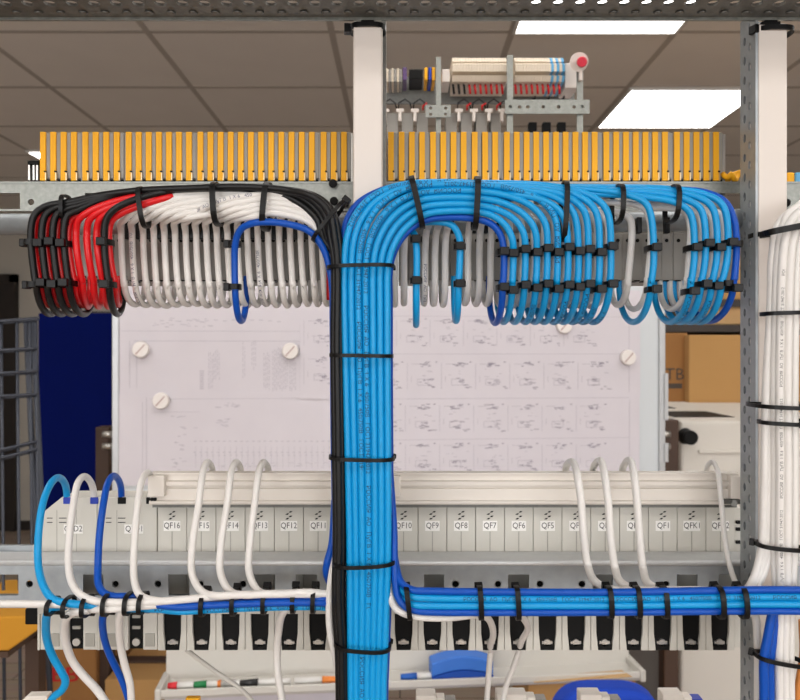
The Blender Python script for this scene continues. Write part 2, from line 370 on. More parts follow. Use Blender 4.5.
def sheet(px0, px1, py0, py1, lay, label, lines, lines2=None):
    x0,z1 = on_board(px0,py0); x1,z0 = on_board(px1,py1); e = board_item('paper_sheet', label, 'paper', 'wiring diagrams on the whiteboard')
    y = -.0015-.0018*lay
    MB().box(x0,x1,y-.0012,y,z0,z1).build('page','paper',e)
    for L,mn in ((lines,'pencil'),(lines2,'pencil2')):
        if L:
            b = MB()
            for (a0,b0,a1,b1,w) in L:
                xa,za = on_board(a0,b0); xb,zb = on_board(a1,b1)
                if abs(xa-xb) > abs(za-zb): b.box(xa,xb,y-.0016,y-.0012,za-w/2,za+w/2)
                else: b.box(xa-w/2,xa+w/2,y-.0016,y-.0012,za,zb)
            b.build('diagram_print', mn, e)
    return e
R = random.Random(3)
def scrib(px, py, w, h, n, L, wd=.0014, vert=False):
    for _ in range(n):
        a = px+R.random()*w; b = py+R.random()*h; l = R.uniform(1.5,5)
        if vert: L.append((a,b,a,b+l,wd))
        else: L.append((a,b,a+l,b,wd))
def symbol(px, py, L, L2):
    "one small circuit drawing of the grid"
    L += [(px-16,py-14,px-16,py+12,.0009),(px-12,py-13,px-3,py-13,.001),(px+2,py-12,px+8,py-12,.001),(px-6,py+2,px+6,py+2,.0011),(px-6,py+8,px+5,py+8,.0011),(px-6,py+2,px-6,py+8,.0011),(px+5,py+2,px+5,py+8,.0011),(px-12,py-1,px-12,py+5,.0009)]
    scrib(px-6,py-15,12,5,9,L2,.0016); scrib(px-5,py+1,12,8,9,L2,.0014); scrib(px+6,py+9,7,3,3,L2,.0014); scrib(px-10,py-8,22,12,4,L,.0012)
    L2.append((px+12,py-15,px+14,py-15,.002))
# upper left page (landscape drawing turned on its side)
L=[];L2=[]
L+=[(122,331,340,331,.001),(134,341,300,341,.0012),(137,341,137,388,.001),(130,341,130,388,.0012),(300,325,300,392,.0009)]
for k in range(14): L.append((160+k*9,321+WOBBLE(1),164+k*9,321,.0016))
scrib(152,318,60,9,26,L,.0014)
for k in range(9): L2 += [(200+0*k,371+k*2.2,204,371+k*2.2,.0012)]
for cx,t,bm,n in ((211,354,392,3),(216,350,380,4),(245,345,378,2),(254,343,370,3),(266,354,391,4),(275,350,391,5),(284,356,391,4),(292,360,391,4)):
    for k in range(n):
        a = cx+k*1.8-2; y = t+WOBBLE(3)
        while y < bm-3:
            l = R.uniform(2,6); L.append((a,y,a,min(bm,y+l),.0012)); y += l+1.5
pa = sheet(116,346,286,393,0,'upper left diagram sheet with sideways text columns, pinned by two white magnets',L,L2)
L=[];L2=[]
L+=[(147,397,147,475,.0012),(143,402,143,475,.0009),(150,399,340,399,.0009),(155,412,200,412,.0008)]
for k in range(24):
    L += [(196+k*5.8,446,196+k*5.8,468,.0007),(194+k*5.8,441,197+k*5.8,441,.0016),(194+k*5.8,452,196.5+k*5.8,452,.0016),(195+k*5.8,455,197+k*5.8,455,.0016)]
scrib(168,415,18,3,6,L); scrib(215,403,22,5,14,L); scrib(215,418,14,9,14,L); scrib(175,424,20,12,7,L); scrib(172,440,12,10,7,L); scrib(170,458,14,12,8,L); scrib(196,462,140,5,30,L,.001)
pb = sheet(116,346,393.5,482,1,'lower left diagram sheet with a row of fine vertical lines above the breakers',L,L2)
L=[];L2=[]
L += [(345,354,628,354,.0009),(345,316,628,316,.0008),(628,300,628,392,.001)]
for k in range(7): symbol(412-33+k*33.3,334,L,L2)
for k in range(7): symbol(422-33+k*34,377,L,L2)
for k in range(3): symbol(320+k*0,334+k*38,L,L2) if k<2 else None
pc = sheet(300,639,288,397,2,'upper right diagram sheet with two rows of small circuit drawings',L,L2)
L=[];L2=[]
L += [(345,399,628,399,.0009),(345,440,628,440,.0009),(628,400,628,480,.001)]
for k in range(7): symbol(420-33+k*34,419,L,L2)
for k in range(7): symbol(420-33+k*34,458,L,L2)
pd = sheet(338,638,397.5,482,3,'lower right diagram sheet with rows of small circuit drawings above the ivory cover',L,L2)
for (px,py,lb) in ((142,349.5,'round white magnet at the upper left corner of the left sheet'),(162,400.5,'round white magnet on the lower left diagram sheet'),(290.5,351,'round white magnet between the left and right upper sheets'),(562.5,326,'round white magnet just under the blue cable loops'),(626,357.5,'round white magnet at the right edge of the diagrams')):
    x,z = on_board(px,py); e = board_item('board_magnet', lb, 'magnet', 'white board magnets')
    mb = MB(); mb.cyl((x,-.008,z),(x,-.017,z),.0175,.0155,28); mb.build('body','magnet',e,bevel=.001)
    mb = MB().box(x-.013,x+.013,-.0178,-.0168,z-.0012,z+.0012).rot((x,-.017,z), math.radians(-48), 'Y'); mb.build('groove','slotm',e)
# pen tray under the board, its pens and eraser
tr = board_item('pen_tray', 'long white pen tray under the whiteboard holding markers and an eraser', 'tray')
tx0,tx1 = _ob(167),_ob(627); tz = CZ-.66
t = MB(); t.xprof(tx0,tx1,[(0,wz0),(-.006,wz0),(-.012,tz-.005),(-.075,tz-.012),(-.078,tz+.004),(-.084,tz+.004),(-.084,tz-.008),(-.078,tz-.016),(-.006,tz-.012),(0,tz-.008)]); t.build('trough','trayw',tr,bevel=.0015)
for x in (tx0,tx1): MB().box(x-.006,x+.006,-.088,0,tz-.016,tz+.008).build('end_cap','trayw',tr,bevel=.003)
def pen(px, length, capm, label, capside=0, w=.0075):
    x,_ = on_board(px,660); y = -.06; z = tz-.004+w*.9; e = board_item('marker_pen', label, 'marker pen', 'marker pens on the tray')
    a,b = (x, x+length); cl = length*.36
    if capside == 0: MB().cyl((a,y,z),(a+cl,y,z),w*.75,w,16).build('cap',capm,e); MB().cyl((a+cl,y,z),(b,y,z),w*.9,w*.9,16).build('barrel','pw',e)
    else: MB().cyl((a,y,z),(b-cl,y,z),w*.9,w*.9,16).build('barrel','pw',e); MB().cyl((b-cl,y,z),(b,y,z),w,w*.75,16).build('cap',capm,e)
pen(174,.05,'pr','red tipped marker at the left end of the tray')
pen(193.5,.10,'pg','marker with a green cap near the left end of the tray')
pen(243,.10,'pk','marker with a black cap on the tray left of the cable bundle',0)
pen(296,.085,'po','marker with an orange cap at its right end beside the bundle',1)
pen(217,.045,'po','short orange capped marker between the green and black ones',0)
pen(398,.09,'pb','marker with a blue cap just right of the cable bundle',0)
e = board_item('board_eraser', 'curved blue whiteboard eraser lying on the pen tray', 'eraser'); x0,_ = on_board(427,660); x1,_ = on_board(486,660); z0 = tz+.002
n=12; top=[(x0+(x1-x0)*k/n, z0+.030+.013*math.sin(math.pi*k/n)) for k in range(n+1)]; low=[(x0+(x1-x0)*k/n, z0+.003+.012*math.sin(math.pi*k/n)) for k in range(n+1)]
MB().zprof(-.074,-.03,top+low[::-1]).build('grip','erasl',e,bevel=.003)
MB().zprof(-.076,-.032,[(x0+.004,z0-.006)]+[(p[0],p[1]-.0005) for p in low]+[(x1-.004,z0-.006)]).build('felt','erasd',e)
# sheets hanging below the tray
e = board_item('paper_sheet', 'pale sheet hanging below the pen tray left of the bundle', 'paper'); x0,_=on_board(166,690); x1,_=on_board(338,690)
MB().box(x0,x1,-.012,-.010,tz-.35,tz-.03).build('page','paper',e)
b=MB(); [b.box(xx,xx+.012,-.0125,-.012,tz-.072,tz-.068) for xx in [x0+.27+.018*k for k in range(6)]]; b.build('diagram_print','pencil2',e)
# wooden stand that carries the board
st = empty('wooden_stand', (WC.x,1.80,0), 'dark wooden stand with two uprights behind the whiteboard', 'stand')
for (a,b2,D,top,nm) in ((95,109,1.74,427,'l'),(664,679,1.78,420,'r')):
    mb = MB().box(X(a,D),X(b2,D),D,D+.04,0,Z(top,D)); mb.build('upright','wood',st,bevel=.003)
    s_ = MB(); xx = X(b2,D) if nm=='l' else X(a,D)
    for zz in (Z(446,D),Z(434,D)): s_.cyl((xx-.012,D-.004,zz),(xx+.012,D-.004,zz),.007)
    s_.build('bolt','steel',st)
MB().box(X(95,1.74),X(560,1.78),1.79,1.82,Z(679,1.76),Z(666,1.76)).build('crossbar','wood',st,bevel=.002)
for D,xx in ((1.76,X(102,1.74)),(1.8,X(671,1.78))): MB().box(xx-.02,xx+.02,1.5,2.1,0,.04).build('foot','wood',st,bevel=.003)
# navy partition
e = empty('office_partition', (X(60,2.3),2.3,0), 'navy blue fabric partition left of the whiteboard', 'partition')
MB().box(X(38,2.2),X(175,2.2),2.2,2.235,.12,Z(313,2.2)).build('panel','navy',e,bevel=.004)
MB().box(X(38,2.2)+.02,X(175,2.2)-.02,2.21,2.225,Z(313,2.2),Z(311,2.2)).build('top_trim','shelf',e)
for xx in (X(45,2.2),X(168,2.2)): MB().box(xx-.02,xx+.02,2.05,2.4,0,.12).build('foot','shelf',e,bevel=.004)
# wire mesh trolley at the left
e = empty('wire_rack', (X(0,1.5),1.5,0), 'grey wire mesh rack at the left edge in front of the wall', 'rack')
m_ = MB(); D=1.5
for k,px in enumerate((-30,-14,1,17,30,36)):
    m_.tube([P(px,322,D),P(px+(7 if px>0 else 5),1100,D)],.0032,8)
m_.build('upright_wires','wire',e)
m_ = MB()
for py in (322,351,374,397,455,463):
    m_.tube([P(-45,py+6 if py>440 else py+2,D-.004),P(37,py-3 if py<440 else py-14,D-.004)],.0028,8); m_.tube([P(-45,py+8 if py>440 else py+4,D+.006),P(36,py-1 if py<440 else py-12,D+.006)],.0022,8)
m_.build('cross_wires','wire',e)
for px in (26,33): MB().cyl(P(px,318,D+.12),Vector((X(px+8,D),D+.12,0)),.006).build('post','wire',e)
m_ = MB(); m_.tube([P(-45,324,D+.12),P(38,318,D+.12)],.003,8); m_.tube([P(38,318,D+.12),P(37,320,D)],.003,8); m_.build('top_rail','wire',e)
# boxes stacked at the right on a dark shelf rack
RB = 2.6
sr = empty('storage_shelf', (X(740,RB),RB,0), 'dark steel shelf holding cardboard boxes at the right', 'shelf')
for py in (303,328): MB().box(X(655,RB),X(900,RB),RB-.02,RB+.5,Z(py+4,RB),Z(py-3,RB)).build('shelf_board','shelf',sr)
MB().box(X(655,RB),X(900,RB),RB+.50,RB+.51,0,Z(150+85,RB)).build('back_panel','card2',sr)
for px in (656,900): MB().box(X(px,RB)-.02,X(px,RB)+.02,RB+.46,RB+.5,0,Z(236,RB)).build('upright','shelf',sr)
MB().box(X(655,RB),X(900,RB),RB-.02,RB+.5,Z(426,RB)-.02,Z(416,RB)).build('shelf_board','shelf',sr)
MB().box(X(655,RB),X(900,RB),RB-.02,RB+.5,.1,.13).build('shelf_board','shelf',sr)
def carton(px0,px1,py0,py1,D,dep,m,label,parts=(),group='cardboard boxes at the right'):
    e = empty('cardboard_box', ((X(px0,D)+X(px1,D))/2, D+dep/2, Z(py1,D)), label, 'box', group)
    MB().pbox(px0,px1,py0,py1,D,dep).build('carton',m,e,bevel=.004)
    t_ = MB().box((X(px0,D)+X(px1,D))/2-.001,(X(px0,D)+X(px1,D))/2+.001,D-.001,D+dep,Z(py0,D)-.0005,Z(py0,D)+.001); t_.build('flap_seam','cardsh',e)
    return e
carton(686,790,241,268,RB,.35,'card2','pale cardboard box, topmost of the stack behind the right post')
carton(664,790,268.6,299.6,RB,.35,'card','flat tan cardboard box under the topmost box at the right')
c1 = carton(686,770,307,324.6,RB+.0,.35,'card2','thin cardboard box with black print on the middle shelf')
b=MB(); [b.box(X(691+4.6*k,RB),X(694.6+4.6*k,RB),RB-.001,RB-.0002,Z(322.6,RB),Z(319.6,RB)) for k in range(6)]; b.build('printed_mark','cardink',c1)
carton(772,860,268.6,299.6,RB,.35,'card','tan cardboard box right of the white cable bundle, above the dark shelf')
carton(772,860,307,324.6,RB,.35,'card2','thin tan cardboard box at the right edge below the dark shelf')
c2 = carton(689,850,335,415.4,RB-.1,.4,'card','large tan cardboard box on the lower shelf behind the right post')
c3 = carton(664,688,333,415.4,RB-.06,.3,'cardsh','narrow box coloured darker as the shaded side of the large tan box, with grey print')  # separate darker carton stands in for the large box's shaded side
flat_text('TB', .055, X(674.5,RB-.06), RB-.0615, Z(374,RB-.06), 'printed_text', 'cardink', c3, sx=1.0)
MB().box(X(666.5,RB-.06),X(682,RB-.06),RB-.0612,RB-.0602,Z(388.5,RB-.06),Z(383.5,RB-.06)).build('printed_band','cardink',c3)
carton(700,850,440,640,RB,.35,'cardsh','brown carton low on the shelf behind the cream case')
# cream cabinet with black knob
D=1.85; e = empty('equipment_case', (X(740,D),D+.3,Z(760,D)), 'cream steel case with a black knob standing behind the right post', 'case')
ztop = Z(421,D); a0,a1 = X(681,D),X(860,D)
MB().box(a0,a1,D,D+.75,ztop-.78,ztop).build('case_body','appl',e,bevel=.006)
for (u0,u1,v0,v1) in ((.02,.17,.10,.28),(.02,.13,.40,.55)):
    b = MB().box(a0+u0,a0+u1,D+v0,D+v1,ztop-.002,ztop+.0015); b.build('vent_panel','dark',e)
mb = MB(); xk,zk = X(685,D),Z(436,D); mb.cyl((xk,D-.03,zk),(xk,D,zk),.012,.02,24); mb.cyl((xk,D-.04,zk),(xk,D-.03,zk),.017,.017,24); mb.build('knob','dark',e,bevel=.002)
MB().box(X(698,D),a1-.05,D-.006,D+.002,Z(453,D),Z(449.5,D)).build('ridge','appl',e,bevel=.002)
tb = empty('work_table', (X(750,D),D+.35,0), 'dark table carrying the cream steel case', 'table')
zt_=ztop-.78
MB().box(a0-.02,a1+.02,D-.01,D+.8,zt_-.03,zt_).build('tabletop','wood',tb)
for xx in (a0,a1-.04):
    for yy in (D,D+.72): MB().box(xx,xx+.04,yy,yy+.04,0,zt_-.03).build('leg','wood',tb)
# warm grey cabinet and brown strip seen low at the right
D=1.95; g_=MB().box(X(560,D),X(663,D),D,D+.3,0,Z(640,D)); o=g_.build('low_cabinet','greycase',bevel=.004); tag(o,'warm grey low cabinet under the right end of the pen tray','cabinet')
# low left: mustard carton flap, cartons with red print
D=1.35; fl = MB(); fl.zprof(D,D+.22,[(X(-60,D),Z(617,D)),(X(27,D),Z(616,D)),(X(40,D),Z(622,D)),(X(38,D),Z(630,D)),(X(8,D),Z(651,D)),(X(-60,D),Z(652,D))])
o=fl.build('cardboard_box','must',bevel=.003); tag(o,'mustard cardboard box with a slanted edge at the lower left corner','box')
MBt = empty('side_table', (X(-10,1.45),1.46,0), 'small wooden table under the mustard box at the left', 'table')
MB().box(X(-60,D),X(8,D),D,D+.22,Z(652,D)-.010,Z(652,D)).build('tabletop','wood',MBt)
for xx in (X(-58,D),X(0,D)): MB().box(xx,xx+.025,D+.09,D+.12,0,Z(652,D)-.010).build('leg','wood',MBt)
D=1.72
bx = empty('cardboard_box', (X(65,D),D+.1,.0), 'brown carton with red letters below the left breakers', 'box')
MB().box(X(34,D),X(96,D),D,D+.25,Z(760,D),Z(636,D)).build('carton','cardsh',bx,bevel=.003)
flat_text('ABB', .046, X(56,D), D-.001, Z(674,D), 'printed_text', 'redink', bx, sx=1.2)
flat_text('ABB', .046, X(56.7,D), D-.0014, Z(674.2,D), 'printed_text', 'redink', bx, sx=1.2)
bt = empty('storage_bench', (X(100,D),D+.15,0), 'low dark bench under the brown cartons', 'bench')
MB().box(X(10,D),X(240,D),D-.05,D+.4,Z(760,D)-.03,Z(760,D)).build('bench_top','wood',bt)
for xx in (X(12,D),X(236,D)): MB().box(xx,xx+.03,D,D+.35,0,Z(760,D)-.03).build('leg','wood',bt)
o = MB().box(X(108,D),X(235,D),D-.02,D+.2,Z(760,D),Z(676,D)).build('cardboard_box','card',bevel=.003); tag(o,'tan carton below the whiteboard stand crossbar, left of the tray','box')
o = MB().box(X(98,D+.2),X(170,D+.2),D+.23,D+.4,Z(760,D),Z(640,D+.2)).build('cardboard_box','cardsh',bevel=.003); tag(o,'darker carton standing behind the crossbar of the wooden stand','box')
# box edge and blue chair at the bottom right
D=1.58; e=empty('cardboard_box',(X(580,D),D+.12,Z(760,D)),'open cardboard box under the right end of the pen tray','box')
MB().pbox(528,636,677,760,D+.02,.22).build('carton','card',e,bevel=.003)
MB().add([P(528,677,D+.02),P(622,670,D+.02),P(633,677,D-.03),P(535,683,D-.03)],[(0,1,2,3)]).build('flap','card2',e)
sb = empty('packing_stand',(X(580,D),D+.1,0),'low stand under the open cardboard box','stand')
MB().box(X(522,D),X(642,D),D,D+.26,Z(760,D)-.02,Z(760,D)).build('top','wood',sb)
for xx in (X(525,D),X(632,D)): MB().box(xx,xx+.03,D+.1,D+.13,0,Z(760,D)-.02).build('leg','wood',sb)
D=1.15; ch = empty('office_chair',(X(607,D),D+.2,0),'royal blue office chair with rounded backrest at the bottom edge','chair')
prof=[]; cxp=610
for k in range(33):
    a=math.pi*k/32; ex=.55
    prof.append((X(cxp,D)-math.copysign(abs(math.cos(a))**ex,math.cos(a))*X(400+60,D), Z(780,D)+(Z(691,D)-Z(780,D))*math.sin(a)**ex))
prof += [(X(cxp+50,D),Z(880,D)),(X(cxp-50,D),Z(880,D))]
MB().zprof(D,D+.05,prof).build('backrest','chair',ch,bevel=.012,seg=3)
MB().box(X(cxp,D)-.03,X(cxp,D)+.03,D+.05,D+.07,.45,Z(780,D)).build('back_bar','dark',ch)
MB().box(X(cxp,D)-.22,X(cxp,D)+.22,D+.04,D+.46,.42,.49).build('seat','chair',ch,bevel=.02,seg=3)
MB().cyl((X(cxp,D),D+.25,.1),(X(cxp,D),D+.25,.42),.03).build('gas_column','dark',ch)
for k in range(5):
    a=k*2*math.pi/5; q=MB().cyl((X(cxp,D),D+.25,.12),(X(cxp,D)+.27*math.cos(a),D+.25+.27*math.sin(a),.06),.02,.014); q.build('base_leg','dark',ch)
    MB().cyl((X(cxp,D)+.27*math.cos(a)-.01,D+.25+.27*math.sin(a),.03),(X(cxp,D)+.27*math.cos(a)+.01,D+.25+.27*math.sin(a),.03),.03).build('caster','dark',ch)

# ================================================================ REAR TERMINAL ASSEMBLY (seen above the right markers)
D=.92
ra = empty('steel_bracket_stand', (X(508,D),D,Z(230,D)), 'galvanised steel frame of the assembly behind the right terminals', 'frame')
b_=MB(); b_.pbox(507,513,55,230,D-.022,.003).pbox(577,583,62,230,D-.022,.003).pbox(436,441,57,230,D-.010,.003); b_.build('upright_strip','galv',ra)
vs,fs=holes_plate(rect(X(502,D),X(584,D),Z(120.5,D),Z(107,D)),[circ(X(p,D),Z(114,D),.0021) for p in (507,516,524,539,554,569,577)],.002)
MB().add([(v.x,D-.026+v.z,v.y) for v in vs],fs).build('hole_bracket','galv',ra)
vs,fs=holes_plate(rect(X(425,D),X(450,D),Z(121,D),Z(109,D)),[circ(X(p,D),Z(q,D),.0019,10) for p in (430,445) for q in (112,118)],.002)
MB().add([(v.x,D-.014+v.z,v.y) for v in vs],fs).build('hole_bracket','galv',ra)
MB().box(X(384,D),X(584,D),D+.05,D+.054,Z(90,D),Z(62,D)).build('din_rail','galvd',ra)
for i,(p0,p1) in enumerate(((452,506),(514,563))):
    n=int((p1-p0)/2.6)
    for k in range(n):
        a=p0+(p1-p0)*k/n; b2=p0+(p1-p0)*(k+1)/n-.25
        e=empty('thin_terminal', (X((a+b2)/2,D),D,Z(84,D)), 'thin beige rear terminal slice, %s of the %s rear group'%(place(k,n),('left','right')[i]), 'terminal', 'beige terminal slices on the rear rail')
        y0_=D-.012
        MB().xprof(X(a,D),X(b2,D),[(y0_+.05,Z(57,D)),(y0_+.012,Z(58,D)),(y0_+.004,Z(64,D)),(y0_+.006,Z(65,D)),(y0_,Z(68,D)),(y0_,Z(75,D)),(y0_+.01,Z(76,D)),(y0_+.01,Z(78,D)),(y0_,Z(79,D)),(y0_+.004,Z(84,D)),(y0_+.05,Z(86,D))]).build('housing','beige' if not(i==1 and k>n*0.65 and k%2) else 'cyan',e)
        MB().box(X(a,D)+.0006,X(b2,D)-.0006,y0_+.0008,y0_+.004,Z(72,D)-.0005,Z(71,D)).build('marking_strip','dark',e)
        if k%2==0: MB().tube([Vector((X(a+1,D),D+.0,Z(85,D))),Vector((X(a+1,D),D-.004,Z(88,D))),Vector((X(a+2,D),D,Z(94,D)))],.0014,6).build('wire_end','red' if i or k>5 else 'black',e)
def small_dev(px0,px1,py0,py1,m,label,dd=0,name='rail_device',cat='terminal'):
    o=MB().pbox(px0,px1,py0,py1,D+dd,.04-dd).build(name,m,bevel=.001); return tag(o,label,cat)
for k in range(6): small_dev(386+k*2.7,388.3+k*2.7,68+k%2,82,'grey' if k%2 else 'beige','slim rear terminal right of the middle duct, %s'%place(k,6))
small_dev(402.7,407,67,80,'purple','small purple device on the rear rail')
small_dev(409,423,69,79,'dark','black double rear terminal with metal screws')
for k,(a,m_) in enumerate(((424.5,'yellow'),(428.5,'clampblue'),(432,'yellow'))): small_dev(a,a+3.2,67,80,m_,['yellow rear terminal left of a blue one','blue rear terminal between two yellow ones','yellow rear terminal beside the steel upright'][k])
small_dev(442,450,69,82,'duct','white rear end clamp beside the beige slices')
small_dev(565,578,63,88,'duct','white rear end clamp under the red cap')
o=MB().cyl(P(581,60,D-.024),P(581,60,D-.040),.009,.008,24); e=empty('signal_cap',P(581,68,D-.02),'red and white round cap on top of the rear frame','cap')
MB().cyl(P(579,62,D-.034),P(579,62,D-.022),.0105,.0105,24).build('white_ring','duct',e); MB().cyl(P(582,62,D-.035),P(582,62,D-.046),.006,.005,20).build('red_button','lampred',e); MB().pbox(579.5,582.5,66,80,D-.03,.006).build('stem','duct',e)
for k,px in enumerate((385,400,415,459,474,489,502)):
    e=empty('wire_clip',P(px,121,D),'white wire clip with looped wires behind the terminals, %s'%place(k,7),'clip','white clips behind the terminals')
    MB().pbox(px-4,px+4,108.5,112,D,.006).pbox(px-1.6,px+1.6,112,121,D,.006).build('clip_body','duct',e,bevel=.0006)
    MB().tube([P(px-2,110,D+.002),P(px-1,103,D),P(px+5,99,D),P(px+10,103,D),P(px+12,110,D+.002)],.0010,6).build('black_wire','black',e)
    if k>1: MB().tube([P(px+8,110,D+.004),P(px+8,106,D+.001),P(px+12,103,D)],.0012,6).build('red_wire','red',e)
for k,px in enumerate((533,547,562)):
    e=empty('wire_clip',P(px,140,D),'dark wire outlet under the rear hole bracket, %s'%place(k,3),'clip','dark outlets of the rear frame')
    MB().pbox(px-4,px+4,122,134,D,.01).build('clip_body','dark',e,bevel=.0006)
    MB().tube([P(px-3,108,D-.004),P(px,99,D-.01),P(px+2,96,D-.01),P(px+1,108,D-.01)],.0011,6).build('black_wire','black',e)
    MB().tube([P(px,108,D-.004),P(px+2,103,D-.01),P(px+5,104,D-.01)],.0012,6).build('red_wire','red',e)
for k,(a,b2) in enumerate(((387,398),(402,413),(417,428),(446,457),(461,472),(476,487),(491,501))):
    o=MB().pbox(a,b2,113,139,D+.012,.03).build('cable_gland_plate','grey'); tag(o,'grey backing tile between the rear wire clips, %s'%place(k,7),'plate','grey tiles of the rear rail')

# ================================================================ THE CABINET FRAME
fr_ = empty('top_rail', (0,.41,CZ+.18), 'perforated galvanised steel rail crossing the top of the picture', 'rail')
xa,xb = -.30,.30; zt = CZ+.185
hs=[circ(X(536+22.1*k,.4125),.4125,.0030,16,.0034) for k in range(-26,14)]
hs2=[circ(X(547+22.1*k,.4125),.4235,.0012,8) for k in range(-26,14) if 0]
vs,fs=holes_plate(rect(xa,xb,.385,.430),hs,.0016)
MB().add([(v.x,v.y,zt+v.z) for v in vs],fs).build('perforated_web','galvd',fr_)
MB().box(xa,xb,.4295,.4312,zt-.0023,zt+.0008).build('rear_lip','galv',fr_)
MB().box(xa,xb,.3835,.385,zt-.0008,zt+.03).build('front_flange','galvd',fr_)
b_=MB()
for k in range(-26,14):
    b_.cyl((X(547+22.1*k,.4225),.4225,zt-.0012),(X(547+22.1*k,.4225),.4225,zt-.0020),.0024,.0016,12)
b_.build('dimple','galvd',fr_)
# middle cable duct and post
def duct(px0,px1,D,py0,py1,label):
    e=empty('cable_duct',P((px0+px1)/2,py1,D),label,'cable duct','white vertical cable ducts')
    x0,x1=X(px0,D),X(px1,D); z0,z1=Z(py1,D),Z(py0,D)
    MB().box(x0,x1,D+.001,D+.0125,z0,z1).build('channel','duct',e,bevel=.0008)
    MB().box(x0+.0004,x1-.0004,D-.0006,D+.0012,z0,z1-.0015).build('lid','duct',e,bevel=.0006)
    return e
duct(353,382.3,.43,21,760,'white vertical cable duct in the middle, behind the blue cable bundle')
duct(757.5,787.5,.43,22,760,'white vertical cable duct fastened to the perforated right post')
mp = empty('support_post',P(370,760,.45),'narrow steel post behind the middle white duct','post')
MB().box(X(354,.443),X(386,.443),.4432,.4455,0,Z(20,.443)).build('face','galvd',mp)
MB().box(X(386,.443)-.0015,X(386,.443),.4455,.4535,0,Z(20,.443)).build('flange','galvd',mp)
# right perforated post
rp = empty('perforated_post',P(752,760,.44),'perforated galvanised upright beside the right white duct','post')
Wp = X(757.5,.43)-.0004; D0,D1=.4300,.4492
hs=[]
for k in range(-5,40):
    zz=Z(38+19.6*k,.438); hs.append(circ(.4372+.0003,zz-Z(48,.438)+Z(38,.438),.0016,12,.0024)); hs.append(circ(.4437,zz,.0016,12,.0024))
vs,fs=holes_plate(rect(D0,D1,Z(790,.44),Z(16,.44)),[h for h in hs if all(Z(780,.44)<q[1]<Z(20,.44) for q in h)],.0014)
MB().add([(Wp+v.z,v.x,v.y) for v in vs],fs).build('perforated_side','galvm',rp)
MB().box(Wp+.0007,Wp+.0007+.0155,D1-.0014,D1,0,Z(16,.44)).build('rear_flange','galvm',rp)
MB().box(Wp+.0148,Wp+.0162,.4430,D1-.0014,0,Z(16,.44)).build('far_side','galvm',rp)
# tie straps on the ducts
tie_px((351.5,30),(384,30),.436,.0155,'black cable tie strapped round the top of the middle duct',head=math.pi*1.02,hs=1.15)
tie_px((754,33),(789.5,33),.436,.016,'black cable tie strapped round the top of the right duct',head=math.pi*1.1,hs=1.1)
tie_px((752,236),(789,236),.436,.016,'black cable tie round the right duct beside the white cables',head=0)
# hook clamps above the ducts
for px,lb in ((368,'dark clamp gripping the middle duct under the top rail'),(772,'dark clamp gripping the right duct under the top rail')):
    o=MB().pbox(px-10,px+9,21,24,.4285,.004).pbox(px-7,px+6,19.5,22,.4285,.004).build('rail_clamp','dark',bevel=.0005); tag(o,lb,'clamp','dark clamps under the top rail')
# middle beam
bm_ = empty('terminal_beam',(0,.47,Z(210,.466)),'perforated galvanised beam carrying both terminal rows','beam')
z0,z1=Z(211,.466),Z(183,.466)
hs=[rect(X(a,.466),X(b,.466),Z(209,.466),Z(193,.466)) for a,b in ((-5,20),(85,105),(170,190),(255,275),(420,440),(505,525),(590,610),(718,741),(800,820))]
hs+=[circ(X(a,.466),Z(202,.466),.0019) for a in (31,74,116,159,201,244,287,452,495,537,580,622,665,707,788)]
vs,fs=holes_plate(rect(-.30,.30,z0,z1),hs,.0016)
MB().add([(v.x,.4668+v.z,v.y) for v in vs],fs).build('perforated_face','galv',bm_)
MB().box(-.30,.30,.4676,.4715,z1-.0016,z1).build('top_flange','galv',bm_)
MB().box(-.30,.30,.4655,.467,z1-.0004,z1+.0008).build('rolled_edge','galv',bm_)
for px,py,lb in ((333,183.5,'black screw head at the top of the beam left of the middle duct'),(334,201,'black screw head beside the black cable bend'),(345,203,'black screw head between the black and blue cable bends'),(786,203,'black screw head on the beam right of the right duct')):
    o=MB().cyl(P(px,py,.4612),P(px,py,.4658),.0023,.0026,16).build('screw_head','dark',bevel=.0005); tag(o,lb,'screw','black screw heads on the beam')
# support bars (round, in front of the terminals)
for (a,b,lb) in ((-30,358,'round steel bar carrying the left cable fan'),(386,748,'round steel bar carrying the right cable fan')):
    o=MB().cyl((X(a,.452),.452,Z(224.5,.452)),(X(b,.452),.452,Z(219.5 if b>700 else 223,.452)),.0062,None,32).build('support_bar','galvm'); tag(o,lb,'bar','round support bars')
o=MB().cyl((X(787,.452),.452,Z(219,.452)),(X(850,.452),.452,Z(219,.452)),.0062,None,32).build('support_bar','galvm'); tag(o,'short end of a round steel bar right of the right duct','bar')

